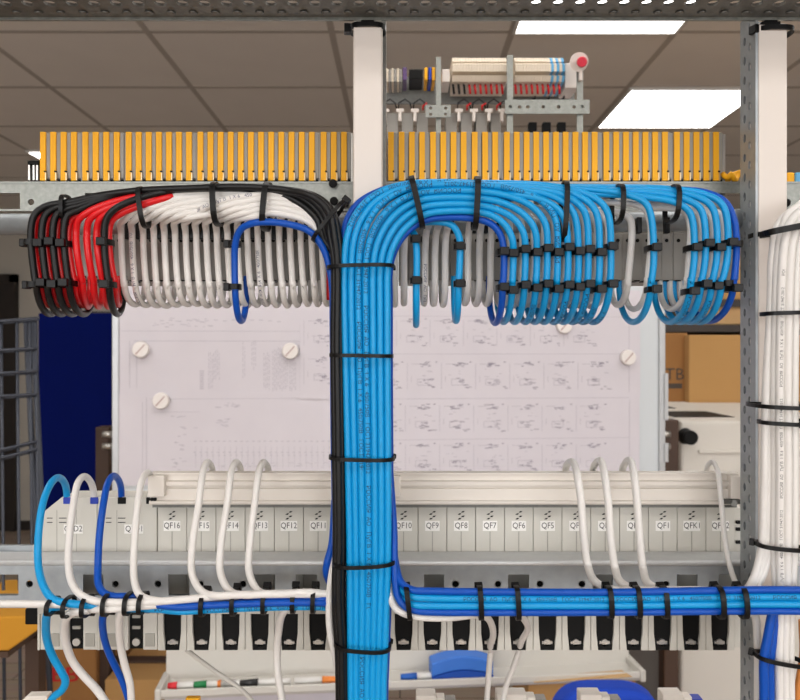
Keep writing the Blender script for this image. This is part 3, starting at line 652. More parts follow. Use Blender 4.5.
# ================================================================ TERMINAL BLOCKS
LX=[40.5,50.7,61,71.3,82.7,93,103.5,114,126,136,146,156.2,166.2,176.2,186.2,197.6,207.7,217.8,227.9,238,248.1,258.2,268.3,278.4,288.6,298.8,308.9,320.7,330.8,341]
RXs=[388,398.6,408.8,419,430,440.2,450.4,460.5,471.6,482,492,503.6,513.5,523.4,533,542.8,552.6,562.4,572.2,581.8,591.4,603,612.8,622.6,632.4,642.1,651.8,661.6,673.4,683.2,693,702.8,712.6]
TD=.472
def make_terminal(px,wpx=9.8):
    e=empty('terminal_block',P(px,280,TD)); x0=X(px,TD); x1=X(px+wpx,TD)
    zt_,zb_=Z(132.5,TD),Z(280,TD)
    MB().xprof(x0,x1,[(TD,zt_),(TD,Z(178,TD)),(TD+.001,Z(179,TD)),(TD+.001,Z(232,TD)),(TD,Z(234,TD)),(TD,zb_),(TD+.045,zb_),(TD+.045,zt_+.0)]).build('housing','grey',e,bevel=.0002,seg=1)
    MB().box(x0+.0001,X(px+5.9,TD),TD-.0011,TD+.0002,Z(181,TD),Z(132.2,TD)).build('marker','yellow',e,bevel=.0002,seg=1)
    MB().box(X(px+5.5,TD),X(px+6.9,TD),TD-.0016,TD-.0001,Z(181,TD),Z(173,TD)).build('clip','brass',e,bevel=.0001,seg=1)
    MB().box(X(px+4.7,TD),X(px+6.4,TD),TD-.0018,TD-.0002,Z(172.6,TD),Z(171.2,TD)).build('clip_notch','dark',e)
    MB().box(X(px+5,TD),x1-.0002,TD-.0004,TD+.0004,Z(183,TD),Z(179.5,TD)).build('foot_gap','dark',e)
    mb=MB().cyl((X(px+5,TD),TD-.0003,Z(240.5,TD)),(X(px+5,TD),TD+.0005,Z(240.5,TD)),.0011,None,12); mb.build('screw_hole','dark',e)
    MB().box(X(px+3,TD),X(px+8,TD),TD+.001,TD+.012,zb_-.0006,zb_+.0002).build('cable_entry','dark',e)
    return e
proto=make_terminal(LX[0]); first=True
def put_terminals(xs,side):
    global first
    n=len(xs)
    for i,px in enumerate(xs):
        if first: t=proto; first=False
        else:
            t=copy_tree(proto); t.location=P(px,280,TD)
        t['label']='grey terminal block with yellow marker, %s in the %s row'%(place(i,n),side); t['category']='terminal block'; t['group']='terminal blocks of the %s row'%side
put_terminals(LX,'left'); put_terminals(RXs,'right')
k=0
for px,w,lb in ((80.9,1.7,'left'),(124.2,1.6,''),(195.9,1.5,''),(318.7,1.9,''),(429.0-.5,1.3,''),(470.1,1.3,''),(501.8,1.6,''),(601.0,1.8,''),(671.3,1.9,'')):
    o=MB().box(X(px,TD)+.00012,X(px+w,TD)-.00012,TD+.0003,TD+.045,Z(280,TD),Z(132.8,TD)).build('partition_plate','grey'); tag(o,'thin grey partition plate between terminal groups, %s'%place(k,9),'plate','partition plates between terminal groups'); k+=1
o=MB().box(X(351,TD),X(352.6,TD),TD+.0003,TD+.045,Z(280,TD),Z(132.8,TD)).build('end_plate','steel'); tag(o,'bright end plate at the right end of the left terminal row','plate')
o=MB().box(X(722.6,TD)+.0001,X(725.5,TD),TD+.0003,TD+.045,Z(280,TD),Z(134,TD)).build('end_plate','grey'); tag(o,'grey end plate closing the right terminal row','plate')
o=MB().box(X(725.8,TD),X(741,TD),TD+.002,TD+.03,Z(280,TD),Z(236,TD)).build('end_bracket','grey',bevel=.0006); tag(o,'grey end bracket right of the terminal row, behind the blue loops','bracket')
# end bracket at the left and yellow earth wires at the right
e=empty('end_bracket',P(33,181,TD),'small metal end bracket left of the first yellow marker','bracket')
MB().pbox(27.5,38.5,160.5,164,TD,.012).build('bracket_top','dark',e); 
for a in (29,33.5,37): MB().pbox(a-.9,a+.9,165,180,TD+.001,.004).build('spring','steel',e)
MB().pbox(28,38.5,164,181.5,TD+.006,.03).build('bracket_body','dark',e)
e=empty('earth_wire_stub',P(730,181,TD),'short yellow earth wire twisted on the beam beside the right post','wire')
MB().tube(smooth([P(723,174,TD),P(728,178,TD-.004),P(731,174,TD-.006),P(735,180,TD-.003),P(738,175,TD),P(742,174,TD)]),.0017,10).build('wire','yellow',e); MB().tube(smooth([P(727,181,TD),P(731,177,TD-.003),P(734,174,TD),P(741,172,TD)]),.0015,10).build('second_wire','yellow',e)
o=MB().pbox(787,795,172,183,TD,.03).build('earth_terminal','yellow',bevel=.001); tag(o,'yellow earth terminal at the right edge beside a blue one','terminal block')
o=MB().pbox(795.4,812,172,183,TD,.03).build('neutral_terminal','cyan',bevel=.001); tag(o,'light blue terminal at the right edge of the picture','terminal block')

# ================================================================ BREAKER ROW
BD=.479
lb_ = empty('breaker_beam',(0,.456,Z(608,.455)),'perforated galvanised beam crossing the backs of the circuit breakers','beam')
z0,z1=Z(608,.455),Z(563.5,.455)
hs=[rect(X(a,.455),X(b,.455),Z(595.5,.455),Z(574.5,.455)) for a,b in ((-3,18.5),(83,103.5),(168.5,189.5),(254.5,275),(296,317),(380,401.5),(424,444),(508,529),(592.5,613),(677,697.5),(719,738),(800,822))]
hs+=[circ(X(a,.455),Z(584,.455),.0021) for a in (29.5,72.5,115.5,158,200.5,243,455.5,498,540,582,624,666)]
vs,fs=holes_plate(rect(-.32,.32,z0,z1),hs,.0016)
MB().add([(v.x,.4558+v.z,v.y) for v in vs],fs).build('perforated_face','galvm',lb_,bevel=0)
MB().box(-.32,.32,.455,.4775,z1-.0002,z1+.0012).build('top_flange','galvb',lb_)  # lighter steel puts the light from above into the flange colour
MB().cyl((-.32,.4556,z1+.0002),(.32,.4556,z1+.0001),.0016,None,16).build('rolled_edge','galvb',lb_)
MB().box(-.32,.32,.4566,.4775,z0,z0+.0014).build('bottom_flange','galvm',lb_)
b_=MB()
for px in (29.5,72.5,115.5,158,200.5,243,455.5,498,540,582,624,666): b_.cyl(P(px,584,.461),P(px,584,.466),.0017,None,12)
b_.build('rivet','dark',lb_)
back_rail=MB().box(-.32,X(36,.48),.4785,.482,Z(556,.48),Z(545,.48)).build('rear_rail_end','galvm'); tag(back_rail,'end of the rear mounting rail sticking out left of the breakers','rail')

ZT,ZB=Z(497,BD),Z(650.5,BD); ZS=Z(614,BD)
def breaker(px0,px1,label_text,label,kind='mcb',group='single circuit breakers in the row'):
    xc=X((px0+px1)/2,BD); x0,x1=X(px0,BD)+.00016,X(px1,BD)-.00016; w=x1-x0
    e=empty('circuit_breaker',(xc,BD,ZB),label,'circuit breaker',group)
    top=Z(503,BD) if kind=='mcb' else ZT
    # back plate down to the terminal zone, then two cheeks leaving the terminal pocket open
    body=MB(); body.box(x0,x1,BD,BD+(.060 if kind=='mcb' else .022),ZS,top)
    if kind=='mcb':
        hw=.0056; lw=.0043; zt_=ZS; zm=Z(634,BD); 
        for s_ in (-1,1):
            xe=x0 if s_<0 else x1
            body.zprof(BD,BD+.045,[(xe,ZS),(xc+s_*hw,ZS),(xc+s_*hw*.96,zm),(xc+s_*lw*1.12,Z(641,BD)),(xc+s_*lw,ZB),(xe,ZB)])
        body.build('body','mcb',e,bevel=.0002,seg=1)
        MB().zprof(BD+.0022,BD+.045,[(xc-hw,ZS),(xc+hw,ZS),(xc+hw*.96,zm),(xc+lw*1.12,Z(641,BD)),(xc+lw,ZB),(xc-lw,ZB),(xc-lw*1.12,Z(641,BD)),(xc-hw*.96,zm)]).build('pocket_shade','dark',e)  # dark block painted in for the shade of the deep pocket
        MB().box(xc-lw,xc+lw,BD+.0006,BD+.0021,ZB,ZB+.0035).build('clamp_base','dark',e)
        sc=MB(); sc.cyl((xc,BD+.0006,Z(643.3,BD)),(xc,BD+.0024,Z(643.3,BD)),.0022,None,12); sc.box(xc-.0032,xc+.0032,BD+.0012,BD+.0024,Z(644.8,BD),Z(642,BD)); sc.build('clamp_screw','steel',e)
        MB().box(xc-.0003,xc+.0003,BD-.0002,BD+.0004,Z(553,BD),Z(512,BD)-.012).build('groove','shadowgrey',e)
        v=MB()
        for r_,(dxm) in enumerate((.0010,-.0010,.0010,-.0010)):
            zz=Z(511.5+r_*2.3,BD); v.zprof(BD-.0002,BD+.0002,[(xc+dxm-.0012,zz-.0006),(xc+dxm+.0004,zz-.0006),(xc+dxm+.0012,zz+.0003),(xc+dxm-.0002,zz+.0003)])
        v.build('vent_slots','dark',e)
        lz=Z(525.8,BD); lwid=.0068 if len(label_text)<4 else .0078
        if label_text:
            s=empty('x',(0,0,0)); bpy.data.objects.remove(s)
            st_=MB().box(xc-lwid*.66,xc+lwid*.66,BD-.0003,BD+.0001,lz-.0031,lz+.0031).build('sticker','sticker',e)
            flat_text(label_text,.0052,xc,BD-.00036,lz,'sticker_text','ink',st_,sx=.86)
    else:
        # two-pole residual device: cut top corner, two windows and one black slot below
        if kind=='rcd_end':
            body=MB(); body.zprof(BD,BD+.022,[(x0,ZS),(x1,ZS),(x1,top),(X(62,BD),top),(X(41,BD),Z(514,BD)),(x0,Z(519,BD))])
        q=[(0,.12),(.48,.53),(.78,1.0)]
        sx0,sx1=x0+w*.52,x0+w*.76
        body.box(x0,x0+w*.04,BD,BD+.045,ZB,ZS).box(sx0-w*.06,sx0,BD,BD+.045,ZB,ZS).box(sx1,x1,BD+.001,BD+.045,ZB,ZS).box(x0+w*.04,sx0-w*.06,BD+.001,BD+.045,ZB,ZS)
        body.build('body','mcb',e,bevel=.0003,seg=1)
        for (wa,wb_) in ((.12,.36),(.80,.96)):
            MB().box(x0+w*wa,x0+w*wb_,BD+.0004,BD+.0016,Z(647,BD),Z(634,BD)).build('window','shadowgrey',e,bevel=.0002)
        MB().box(sx0,sx1,BD+.003,BD+.045,ZB,ZS).build('pocket_shade','dark',e)  # slot shade put in as a dark block
        for zz in (616,627): MB().box(sx0+.002,sx1-.002,BD+.0015,BD+.0032,Z(zz+3,BD),Z(zz,BD)).build('contact_strip','shadowgrey',e)
        MB().cyl(((sx0+sx1)/2,BD+.001,Z(643,BD)),((sx0+sx1)/2,BD+.0032,Z(643,BD)),.0024,None,12).build('clamp_screw','steel',e)
        v=MB()
        for pxs in ((50,57,62,68) if kind=='rcd_end' else (108,113,119,127)):
            pass
        base=47 if kind=='rcd_end' else 106
        for a,l in ((0,5.5),(12,7.5)):
            for zz in (517.7,522): v.box(X(base+a,BD),X(base+a+l,BD),BD-.0002,BD+.0002,Z(zz+.8,BD),Z(zz,BD))
        v.build('vent_slots','ink',e)
        lxp=73.5 if kind=='rcd_end' else 134; lz=Z(529,BD)
        st_=MB().box(X(lxp-9.5,BD),X(lxp+9.5,BD),BD-.0003,BD+.0001,lz-.0028,lz+.0028).build('sticker','sticker',e)
        flat_text(label_text,.0052,X(lxp,BD),BD-.00036,lz,'sticker_text','ink',st_,sx=.86)
        for pc_ in ((67,94) if kind=='rcd_end' else (121.5,150)):
            MB().pbox(pc_-4,pc_+4,497.5,504,BD-.0008,.004).build('clamp','clampblue' if kind=='rcd_end' else 'dark',e,bevel=.0003)
        for sx_ in ((.33,.66)): MB().box(x0+w*sx_-.0002,x0+w*sx_+.0002,BD-.0001,BD+.0003,Z(553,BD),Z(510,BD)).build('seam','shadowgrey',e)
    return e
breaker(37,97,'QFD2','wide residual current device labelled QFD2 with two blue clamps','rcd_end',None)
breaker(97,157,'QFD1','wide residual current device labelled QFD1 with black clamps','rcd',None)
for k in range(6):
    n_=16-k; breaker(157.5+29.2*k,157.5+29.2*(k+1),'QF%d'%n_,'grey circuit breaker labelled QF%d left of the blue cable bundle'%n_)
for k in range(2): breaker(332.9+28.1*k,332.9+28.1*(k+1)-.1,'','unlabelled circuit breaker hidden behind the %s side of the cable bundle'%('left','right')[k])
names=['QF10','QF9','QF8','QF7','QF6','QF5','QF4','QF3','QF2','QF1','QFK1','QFK2']
for k,nm in enumerate(names): breaker(389.2+28.8*k,389.2+28.8*(k+1),nm,'grey circuit breaker labelled %s right of the blue cable bundle'%nm)
e=empty('end_clamp',P(739,600,BD),'grey end clamp right of the last breaker','clamp')
MB().box(X(735.2,BD),X(744,BD),BD+.002,BD+.04,Z(649,BD),Z(508,BD)).build('clamp_body','mcb',e,bevel=.0006)
for yy in (521,528,541): MB().pbox(737,741,yy,yy+3,BD,.003).build('notch','dark',e)
# ivory covers over the upper terminals
def cover(px0,px1,label,capl=True,capr=True):
    e=empty('busbar_cover',P((px0+px1)/2,505,.466),label,'cover','ivory covers on the breaker row'); d0=.466
    pr=[(d0+.0125,Z(505,d0)),(d0+.001,Z(505,d0)),(d0,Z(503.5,d0)),(d0,Z(501.5,d0)),(d0+.002,Z(500.5,d0)),(d0+.002,Z(489.5,d0)),(d0+.0035,Z(488.8,d0)),(d0+.0035,Z(487,d0)),(d0+.001,Z(486,d0)),(d0+.001,Z(482,d0)),(d0+.0035,Z(481,d0)),(d0+.0035,Z(475.5,d0)),(d0+.002,Z(475,d0)),(d0+.002,Z(473.5,d0)),(d0+.010,Z(473.5,d0)),(d0+.0125,Z(477,d0))]
    MB().xprof(X(px0,d0),X(px1,d0),pr).build('cover_profile','comb',e)
    MB().box(X(px0+1,d0),X(px1-1,d0),d0+.0045,d0+.0115,Z(509,d0),Z(505,d0)).build('busbar_strip','galvd',e)
    if capl:
        c=MB(); c.pbox(px0-1.5,px0+15,476,497,d0-.003,.013); c.build('end_cap','comb',e,bevel=.0006)
    if capr:
        c=MB(); c.pbox(px1-10,px1+1,476,499,d0-.002,.012); c.build('end_cap','comb',e,bevel=.0006)
    return e
cover(149,343,'long ivory busbar cover on the left breakers')
cover(385.5,741,'longer ivory busbar cover on the right breakers')
o=MB().pbox(150,156,498,504,.4665,.006).build('busbar_pin','dark',bevel=.0003); tag(o,'black busbar stub under the left cover end','busbar')
e=empty('busbar_connector',P(735,505,.466),'small metal connector under the right end of the ivory cover','connector')
MB().pbox(722,741,500,504,.464,.004).build('plate','galvd',e); MB().cyl(P(734,503,.4635),P(734,503,.467),.0020,None,14).build('screw','galvd',e)

# ================================================================ CABLES
LB='blue cables of the main bundle'
# --- the main blue bundle: (loop px, y at the top of the front strand, route through the bend)
colx = lambda c,y: c+ (0 if y<300 else (y-300)/240*3.5 if y<540 else 3.5-(y-540)/100*4.0)   # slight lean of the bundle
def vert(col,D,ytop=300):
    dn=[]
    for y in (790,700,640,560,470,380):
        w=(y-300)/240.0 if y<540 else 1.0
        # the bundle is 340..391 wide above, 346..392 at 540 and 347..388 at 650
        f=(col-340.5)/51.0
        if y<=540: l=340.5+6*w; r_=391.2+1.0*w
        else: u=min(1.5,(y-540)/110.0); l=346.5+1.0*u; r_=392.2-4.0*u
        dn.append((l+(r_-l)*f,y,D))
    dn.append((col,ytop,D)); return dn
def bend(col,row,D,xc=442,yc=276,Dend=None):
    a=xc-col; b=yc-row; out=[]; Dend=Dend or D
    for k in range(0,7):
        t=math.pi/2*k/6; pw=1.0-max(0.0,min(1.0,(387-col)/43.0))*.30
        cx=math.cos(t)**pw if k<6 else 0; sy=math.sin(t)**pw if k else 0
        out.append((xc-a*cx, yc-b*sy, D+(Dend-D)*k/6))
    return out
DF=.405
main=[ # name px, column, row, layer D, then route after the bend
 (513,387.2,211.3,DF,[(475,211.5),(493,216),(506,226),(512.5,240)]),
 (525,380.0,204.4,DF,[(470,204.5),(495,209),(514,219),(523.5,233)]),
 (536.5,372.8,197.6,DF,[(470,197.8),(500,202),(522,213),(534.5,229)]),
 (547,365.6,190.9,DF,[(470,191),(505,195),(531,206),(545,223)]),
 (557.3,358.4,184.4,DF,[(470,184.5),(510,188.5),(540,200),(555,218)]),
 (567.8,383.5,207,DF+.0036,[(480,200),(510,195,.406),(545,201,.4045),(563,216,.4045)]),
 (578.2,376.3,200,DF+.0036,[(480,195),(520,190.5,.4068),(554,197,.4055),(573,212,.405)]),
 (588,369,193,DF+.0036,[(480,189),(530,188.2,.4075),(565,196,.406),(584,211,.405)]),
 (599.3,351.2,184,DF+.0006,[(480,185.5,.4068),(540,187,.4085),(576,195,.407),(595,210,.405)]),
 (610.6,344.2,182.3,DF+.0006,[(470,183,.4085),(545,185.6,.4095),(586,194,.408),(606,209,.405)]),
 (653.5,379.6,204,DF+.0074,[(500,200,.4125),(560,189,.4125),(600,190.5,.4125),(630,195.5,.411),(647,205,.409)]),
 (694,372.4,197,DF+.0074,[(500,196,.4125),(600,194,.4135),(650,197.5,.411),(677,203,.409),(690,213,.409)]),
 (705,365.2,191,DF+.0074,[(500,192,.4125),(600,190.8,.416),(655,193,.412),(687,200,.410),(701,210,.410)]),
 (716.5,358,186,DF+.0074,[(500,188.5,.4125),(600,188.5,.4195),(660,190,.415),(697,197,.412),(712.5,208,.411)]),
 (727,350.8,186,DF+.0060,[(500,187,.4125),(600,187.5,.423),(665,188.8,.4185),(705,194.5,.415),(723,206,.412)]),
]
allb=[]
n=len(main)
texts={2:[(.84,.95)],3:[(.18,.66)],4:[(.04,.13),(.31,.80)],5:[(.84,.93)],7:[(.84,.93)],9:[(.50,.66),(.87,.95)],8:[(.86,.95)],11:[(.86,.94)],13:[(.87,.94)]}
for i,(xf,col,row,D,rt) in enumerate(main):
    ctrl=vert(col,D,296)+bend(col,row,D)
    for q in rt: ctrl.append((q[0],q[1],q[2] if len(q)>2 else D))
    Ds=.408 if i<10 else .411
    yb=(322 if i<10 else 322)
    up=[P(xf+.3,256,Ds)]
    bot=loop_tail(xf-(.5 if i<10 else 3+ (i-11)*.8), Ds+.0015, 282, yb, .477, xb=None if i<10 else 400+(xf-400)*.865)
    ctrl=[P(*c) for c in ctrl]+up+bot
    cable('blue_cable',ctrl,'lblue','light blue cable of the main bundle ending in the loop %s'%place(i,n),LB,text=texts.get(i),size=.0034,flip=(i not in (5,7,11,13)))
    allb.append((xf,i))
# dark blue ones and the two under the bend
cable('dark_blue_cable',[P(*c) for c in vert(389.5,.4125,296)+bend(389.2,217.5,.4075)+[(472,218.5,.407),(491,224,.407),(501,236,.408),(504,256,.4085)]]+loop_tail(503,.4085,285,323,.462,xb=489),'dblue','dark blue cable curving under the main bend, leftmost loop of the blue row',LB)
cable('dark_blue_cable',[P(*c) for c in vert(343.6,.4095,296)+[(341.8,262,.4095),(343.2,238,.4095),(347.5,219,.4105),(357,204.5,.4115),(372,194.5,.4125),(392,187.5,.414),(430,186.5,.4165),(500,189.5,.4165),(600,191,.4275),(665,189.5,.4235),(705,192.5,.420),(725,202,.417),(734,220,.415),(736.5,250,.413)]]+loop_tail(734,.413,280,321,.477,xb=690),'dblue','dark blue cable at the right end of the upper loops',LB)
cable('blue_cable',[P(*c) for c in [(376,520,.4165),(372,400,.4165),(374,300,.4165),(388,250,.4165),(404,231,.416),(413,232,.414),(416.3,246,.413)]]+loop_tail(416.4,.413,285,325,.455,xb=415.8),'lblue','light blue cable dropping straight down inside the main bend',LB)
cable('blue_cable',[P(*c) for c in [(383,520,.4165),(379,400,.4165),(382,300,.4165),(394,245,.4165),(415,225,.415),(440,222,.412),(453,226,.411),(459.4,238,.412),(460,254,.413)]]+loop_tail(458.5,.413,284,321,.452,xb=454),'lblue','light blue cable curling under the bend right of the straight one',LB)

# --- black, red and white cables of the left fan
def seq(*a): return [P(*q) for q in a]
bx_ = [31,42,53,64,104]; bcols=[(340.3,.4065),(337.0,.4034),(333.8,.4066),(338.8,.4103),(335.2,.4103)]
bmid=[(337.5,218),(333.5,217),(329,217.5),(325,219),(321,222)]
for i,x in enumerate(bx_):
    c,D=bcols[i]; mx,my=bmid[i]; off=i*1.3
    down=[(c+5.2,790,D),(c+4.6,660,D),(c+1.3,600,D),(c+2.2,540,D),(c+1.2,440,D),(c,340,D),(c+.6,285,D)]
    arc=[(c+.2,258,D),(mx+1,236,D),(mx-2.5,my,D-.001),(mx-10,my-13+i*.8,D),(mx-24,my-22.5+i*.5,D),(285-i*3,189.6+off*.6,.408+.0012*i),(240,186.8+off*.6,.410+.0015*i),(190,188.2+off*.45,.411+.0015*i)]
    if i<4: left=[(140,190.5+off*.8,.411+.0012*i),(100,195.5+i*1.7,.411),(72+i*4,201.5+i*2,.410),(x+13,207+i*1.2,.4095),(x+3.5,215,.4085),(x,228,.4085)]
    else: left=[(160,192.8,.411),(134,200,.408),(115,209,.407),(106.5,219,.4075)]
    ctrl=seq(*down)+seq(*arc)+seq(*left)+seq((x+.5,250,.4095))
    ctrl+=loop_tail(x+5,.4105,285,314,.466,xb=x+30 if i<4 else 124)
    cable('black_cable',ctrl,'black','black cable of the left fan, loop %s among the black ones'%place(i,5),'black cables of the left fan')
rx_=[34.5,46,57.5,68.5,76.5,87.5,97.5,109]
for i,x in enumerate(rx_):
    solo=i in (4,5,6); D=.4135 if not solo else .4075
    top=[(330,300,.427),(326,245,.4268),(300,212,.427),(260,203+i*.3,.427),(215,200,.425),(185,194.5,.421)]
    if solo:
        k=i-4; left=[(166+k*6,193.5+.5*k,.416),(130+k*9,198+1.0*k,.411),(104+k*10,205+k*.8,.409),(x+12,212,.409),(x+2,220,.4105),(x-.5,232,.413)]
    elif i==7: left=[(170,197,.413),(142,205,.411),(122,213,.411),(111,222,.412)]
    else: left=[(150+i*3,194.6+i*.5,.418),(110,200+i*1.3,.415),(85,206+i,.414),(x+12,213,.4135),(x+3,220,.413),(x,230,.4135)]
    ctrl=seq(*top)+seq(*left)+seq((x+.5,252,D+.004 if solo else D))
    ctrl+=loop_tail(x+6,.4165 if solo else .4155,282,306.5 if solo else 305,.468,xb=x+(15 if solo else 22) if i<7 else 120)
    cable('red_cable',ctrl,'red','red cable of the left fan, loop %s among the red ones'%place(i,8),'red cables of the left fan')
wx_=[121,132,143,153.7,164.3,175,185.5,196,206.3,216.7,227.3,237.2,247.2,257.6,268,279,290,300.5,311.3,321.5]
n=len(wx_)
for i,x in enumerate(wx_):
    j=n-1-i; fb=10-i
    if i<=10:
        layer=0 if i>=6 else 1; r_= (10-i)%5 if i>=6 else (5-i)
        row={0:213.4,1:208.5,2:203.6,3:198.9,4:194.4,5:193.6}[r_] if layer==0 else [212,207.6,203,198.6,195,193.2][min(5,r_)]
        D=.4115 if layer==0 else .4150
    else:
        q=i-11; row=213-(q%4)*4.6; D=.4187+.0034*(q//4)
    cc=(334+ (r_*4.0 if i<=10 else (q%4)*5)); 
    rr=(213.4-row)
    endc=[(cc+8,790,D+.004),(cc+4,560,D+.004),(cc,400,D+.003),(cc-1,300,D+.002),(327.5+rr*.25,255-rr*.3,D+.001),(319+rr*.35,232-rr*.75,D),(306+rr*.1,220.5-rr*.98,D),(290,row+2.2 if row>205 else row+1.4,D),(268,row-.2,D)]
    h=(221-row)
    if i<=10:
        fan=[p for p in [(x+100,221-h,D),(x+76,221-h*.985,D),(x+50,221-h*.88,D-.001),(x+30,221-h*.68,D-.002),(x+14,221-h*.38,.413),(x+3,220.2,.420),(x-1,224,.429),(x,232,.438)] if p[0]<262]
    else: fan=[p for p in [(x+14,row,D+.004),(x+4,216,.430),(x,224,.437),(x,232,.440)] if p[0]<264 or p[1]>214.9]
    if i>=17: endc=endc[:6]
    elif i>=14: endc=endc[:8]
    ctrl=seq(*endc)+seq(*fan)
    k=(x-400)/F
    ctrl+=seq((x+.4,246,.4405),(x+1.4,266,.4405))+loop_tail(x+3.0+WOBBLE(.5),.4405,287,305+WOBBLE(1),.476,xb=None)
    tx=None; ink='inkd'
    if i==6: tx=[(.56,.66),(.70,.78)]
    if i in (1,13): tx=[(.83,.93)]
    cable('white_cable',ctrl,'white','white cable of the left fan, loop %s among the white ones'%place(i,n),'white cables of the left fan',r=.0018,text=tx,ink='inkd',flip=True,size=.0027)
cable('dark_blue_cable',seq((343,790,.4165),(341,640,.4160),(336.5,560,.4140),(334,440,.4115),(333,330,.4108),(332,285,.4108),(327,258,.4105),(320,243,.409),(309,231,.4085),(290,224.5,.408),(268,222,.4085),(250,224,.411),(239.5,231,.415),(235.2,245,.418),(234.6,262,.420))+loop_tail(235,.421,285,321,.458,xb=246.5),'dblue','dark blue cable arching below the left white fan')
# --- white loops behind and between the blue ones (right side)
wr=[395,404.5,425.5,435.5,445.6,468.5,480,491,627.5]
for i,x in enumerate(wr):
    D=.4405
    if x<600: c=seq((x+8,214,.4285),(x+6,217,.4285),(x+2,222,.434),(x+.3,232,D)) if i>4 else seq((x+3,226,.430),(x+1.5,230,.436),(x+.3,238,D))
    else: c=seq((575,208,.4365),(605,211,.4325),(622,213.5,.4290),(630,219,.4275),(631.8,230,.428),(630.8,250,.4295),(629,270,.431))
    tail=loop_tail(x-(.5 if x<600 else 0),D if x<600 else .432,255 if x<600 else 287,304+WOBBLE(1),.477,xb=None if x<600 else 611)
    cable('white_cable',c+tail,'white','white cable looping under the right terminals, %s there'%place(i,len(wr)),'white cables under the right terminals',r=.00195,text=[(.3,.8)] if i==2 else None,ink='inkd',size=.0024)
# companions of the blue verticals
comp=[(513,0),(525,1),(536.5,2),(547,3),(557.3,4),(567.8,5),(578.2,6),(588,7),(599.3,8),(610.6,9),(653.5,10),(694,11),(705,12),(716.5,13),(727,14)]
for k,(x,i) in enumerate(comp):
    D=.4165; Dq=D if i<10 else .4185
    st=seq((x-26,206,.4215),(x-12,212,.4205),(x-4,222,.4175),(x-2.8,240,Dq)) if i<10 else (seq((600,202,.4255),(632,204,.4215),(645,209,.4185),(650,222,.4175),(650.5,245,.4185)) if i==10 else seq((640,203.5+1.2*(i-11),.4255),(672,206+.8*(i-11),.4225),(x-8,214,.4205),(x-4,226,.4185),(x-4.5,250,.4185)))
    tail=loop_tail(x-(3.6 if i<10 else 5)-(0 if i<10 else 2+(i-11)*.8),Dq,283,306 if i<10 else 309,.476,xb=None if i<10 else 400+(x-400)*.885)
    cable('white_cable',st+tail,'white','white cable tied behind a light blue one, loop %s of these pairs'%place(k,15),'white cables tied behind blue ones',r=.0017)
# ties on the bundles -------------------------------------------------
G='black ties round the cable bundles'
tie_px((411,178.5),(422,227),.4085,.0165,'black tie slanting across the blue bend, nearest the middle duct',G,width=.0030,head=2.2)
e=tie_px((477,179),(474.5,228),.4085,.0165,'black tie across the blue bundle right of the bend',G,width=.0030,head=2.3)
tie_px((565,183),(562,240),.4105,.0150,'black tie across the blue fan above its middle loops',G,width=.0026,head=2.3)
tie_px((618,187),(617,222),.4175,.0215,'black tie round blue and white cables, second from the right on the upper bundle',G,width=.0026,head=2.3)
tie_px((673,187.5),(671,221),.4175,.0205,'black tie at the right end of the upper bundle',G,width=.0026,head=2.3)
tie_px((141,189),(146,226),.4125,.0125,'black tie where the red and white cables meet',G,width=.0026,head=2.3)
tie_px((216,185),(218,224),.4155,.0185,'black tie across the white fan, middle of the left bundle',G,width=.0030,head=2.3)
tie_px((269,185),(265,229),.4175,.0225,'black tie across the white fan and the dark blue arch',G,width=.0030,head=2.3)
tie_px((314,240),(344,203),.4085,.0160,'black tie slanting round the black cable bend',G,width=.0020,head=0)
tie_px((66,219),(66,197),.4125,.012,'small tie around the black cables at the left end',G,width=.0022,head=math.pi)
for (p0,p1,lb,D,dp) in (((329,268),(392.5,266.5),'tie round the whole bundle just below the bends',.4085,.021),((331.5,355),(391.5,356),'tie round the bundle in front of the whiteboard, upper one',.4085,.021),((331,456.5),(393,458),'tie round the bundle just above the breaker row',.4085,.021),((335,563),(393.5,560.5),'tie round the bundle in front of the lower beam',.4085,.021),((336,642),(389.5,646),'lowest tie round the main bundle',.4085,.021)):
    tie_px(p0,p1,D,dp,'black '+lb,G,width=.0019,head=.5 if 'upper' not in lb else 2.6,hs=.65)
# small ties joining blue and white verticals
def small_tie(x,y,D,depth,w,label,group,head=None):
    A=P(x-w,y,D); B=P(x+w,y,D); return tie_ring((A+B)/2,(0,0,1),(1,0,0),(B-A).length/2,depth/2,.0031,.0010,label=label,group=group,head=-math.pi/2 if head is None else head,hs=1.0)
tl=[(504,253,288),(513,255,291),(525,251,286),(536.5,254,289),(547,250,285),(557.3,254,290),(567.8,249,286),(578.2,253,288),(588,251,285),(599.3,254,290),(610.6,248,285),(653.5,249,290),(693,249,292),(705,245,285),(716,249,287),(728,244,284),(735,245,289)]
for i,(x,y1,y2) in enumerate(tl):
    Dc=.4128 if i<11 else .415
    sh=lambda y,i=i: (-.8*(y-255)/30-1.2) if i>11 else -.6
    for j,y in enumerate((y1,y2)):
        small_tie(x-1.5+(0 if i<12 or j==0 else -2.4),y,Dc+(0 if j==0 else .0013),.0125,4.6,'%s small black tie on the vertical pair %s of the blue loops'%(('upper','lower')[j],place(i,len(tl))),'small ties on the blue loops',head=(-math.pi/2 if (i+j)%2 else math.pi if i>14 else -math.pi/2))
for i,(x,y1,y2) in enumerate(((416.2,240,281),(459.6,247,284))):
    for j,y in enumerate((y1,y2)): small_tie(x,y,.4145,.0055,4.3,'%s small black tie on the %s blue cable under the bend'%(('upper','lower')[j],('straight','curled')[i]),'small ties under the bend')
for j,y in enumerate((244,287)): small_tie(235,y,.4225,.007,4.4,'%s small black tie on the dark blue arch'%('upper','lower')[j],'small ties on the dark blue arch',head=math.pi)
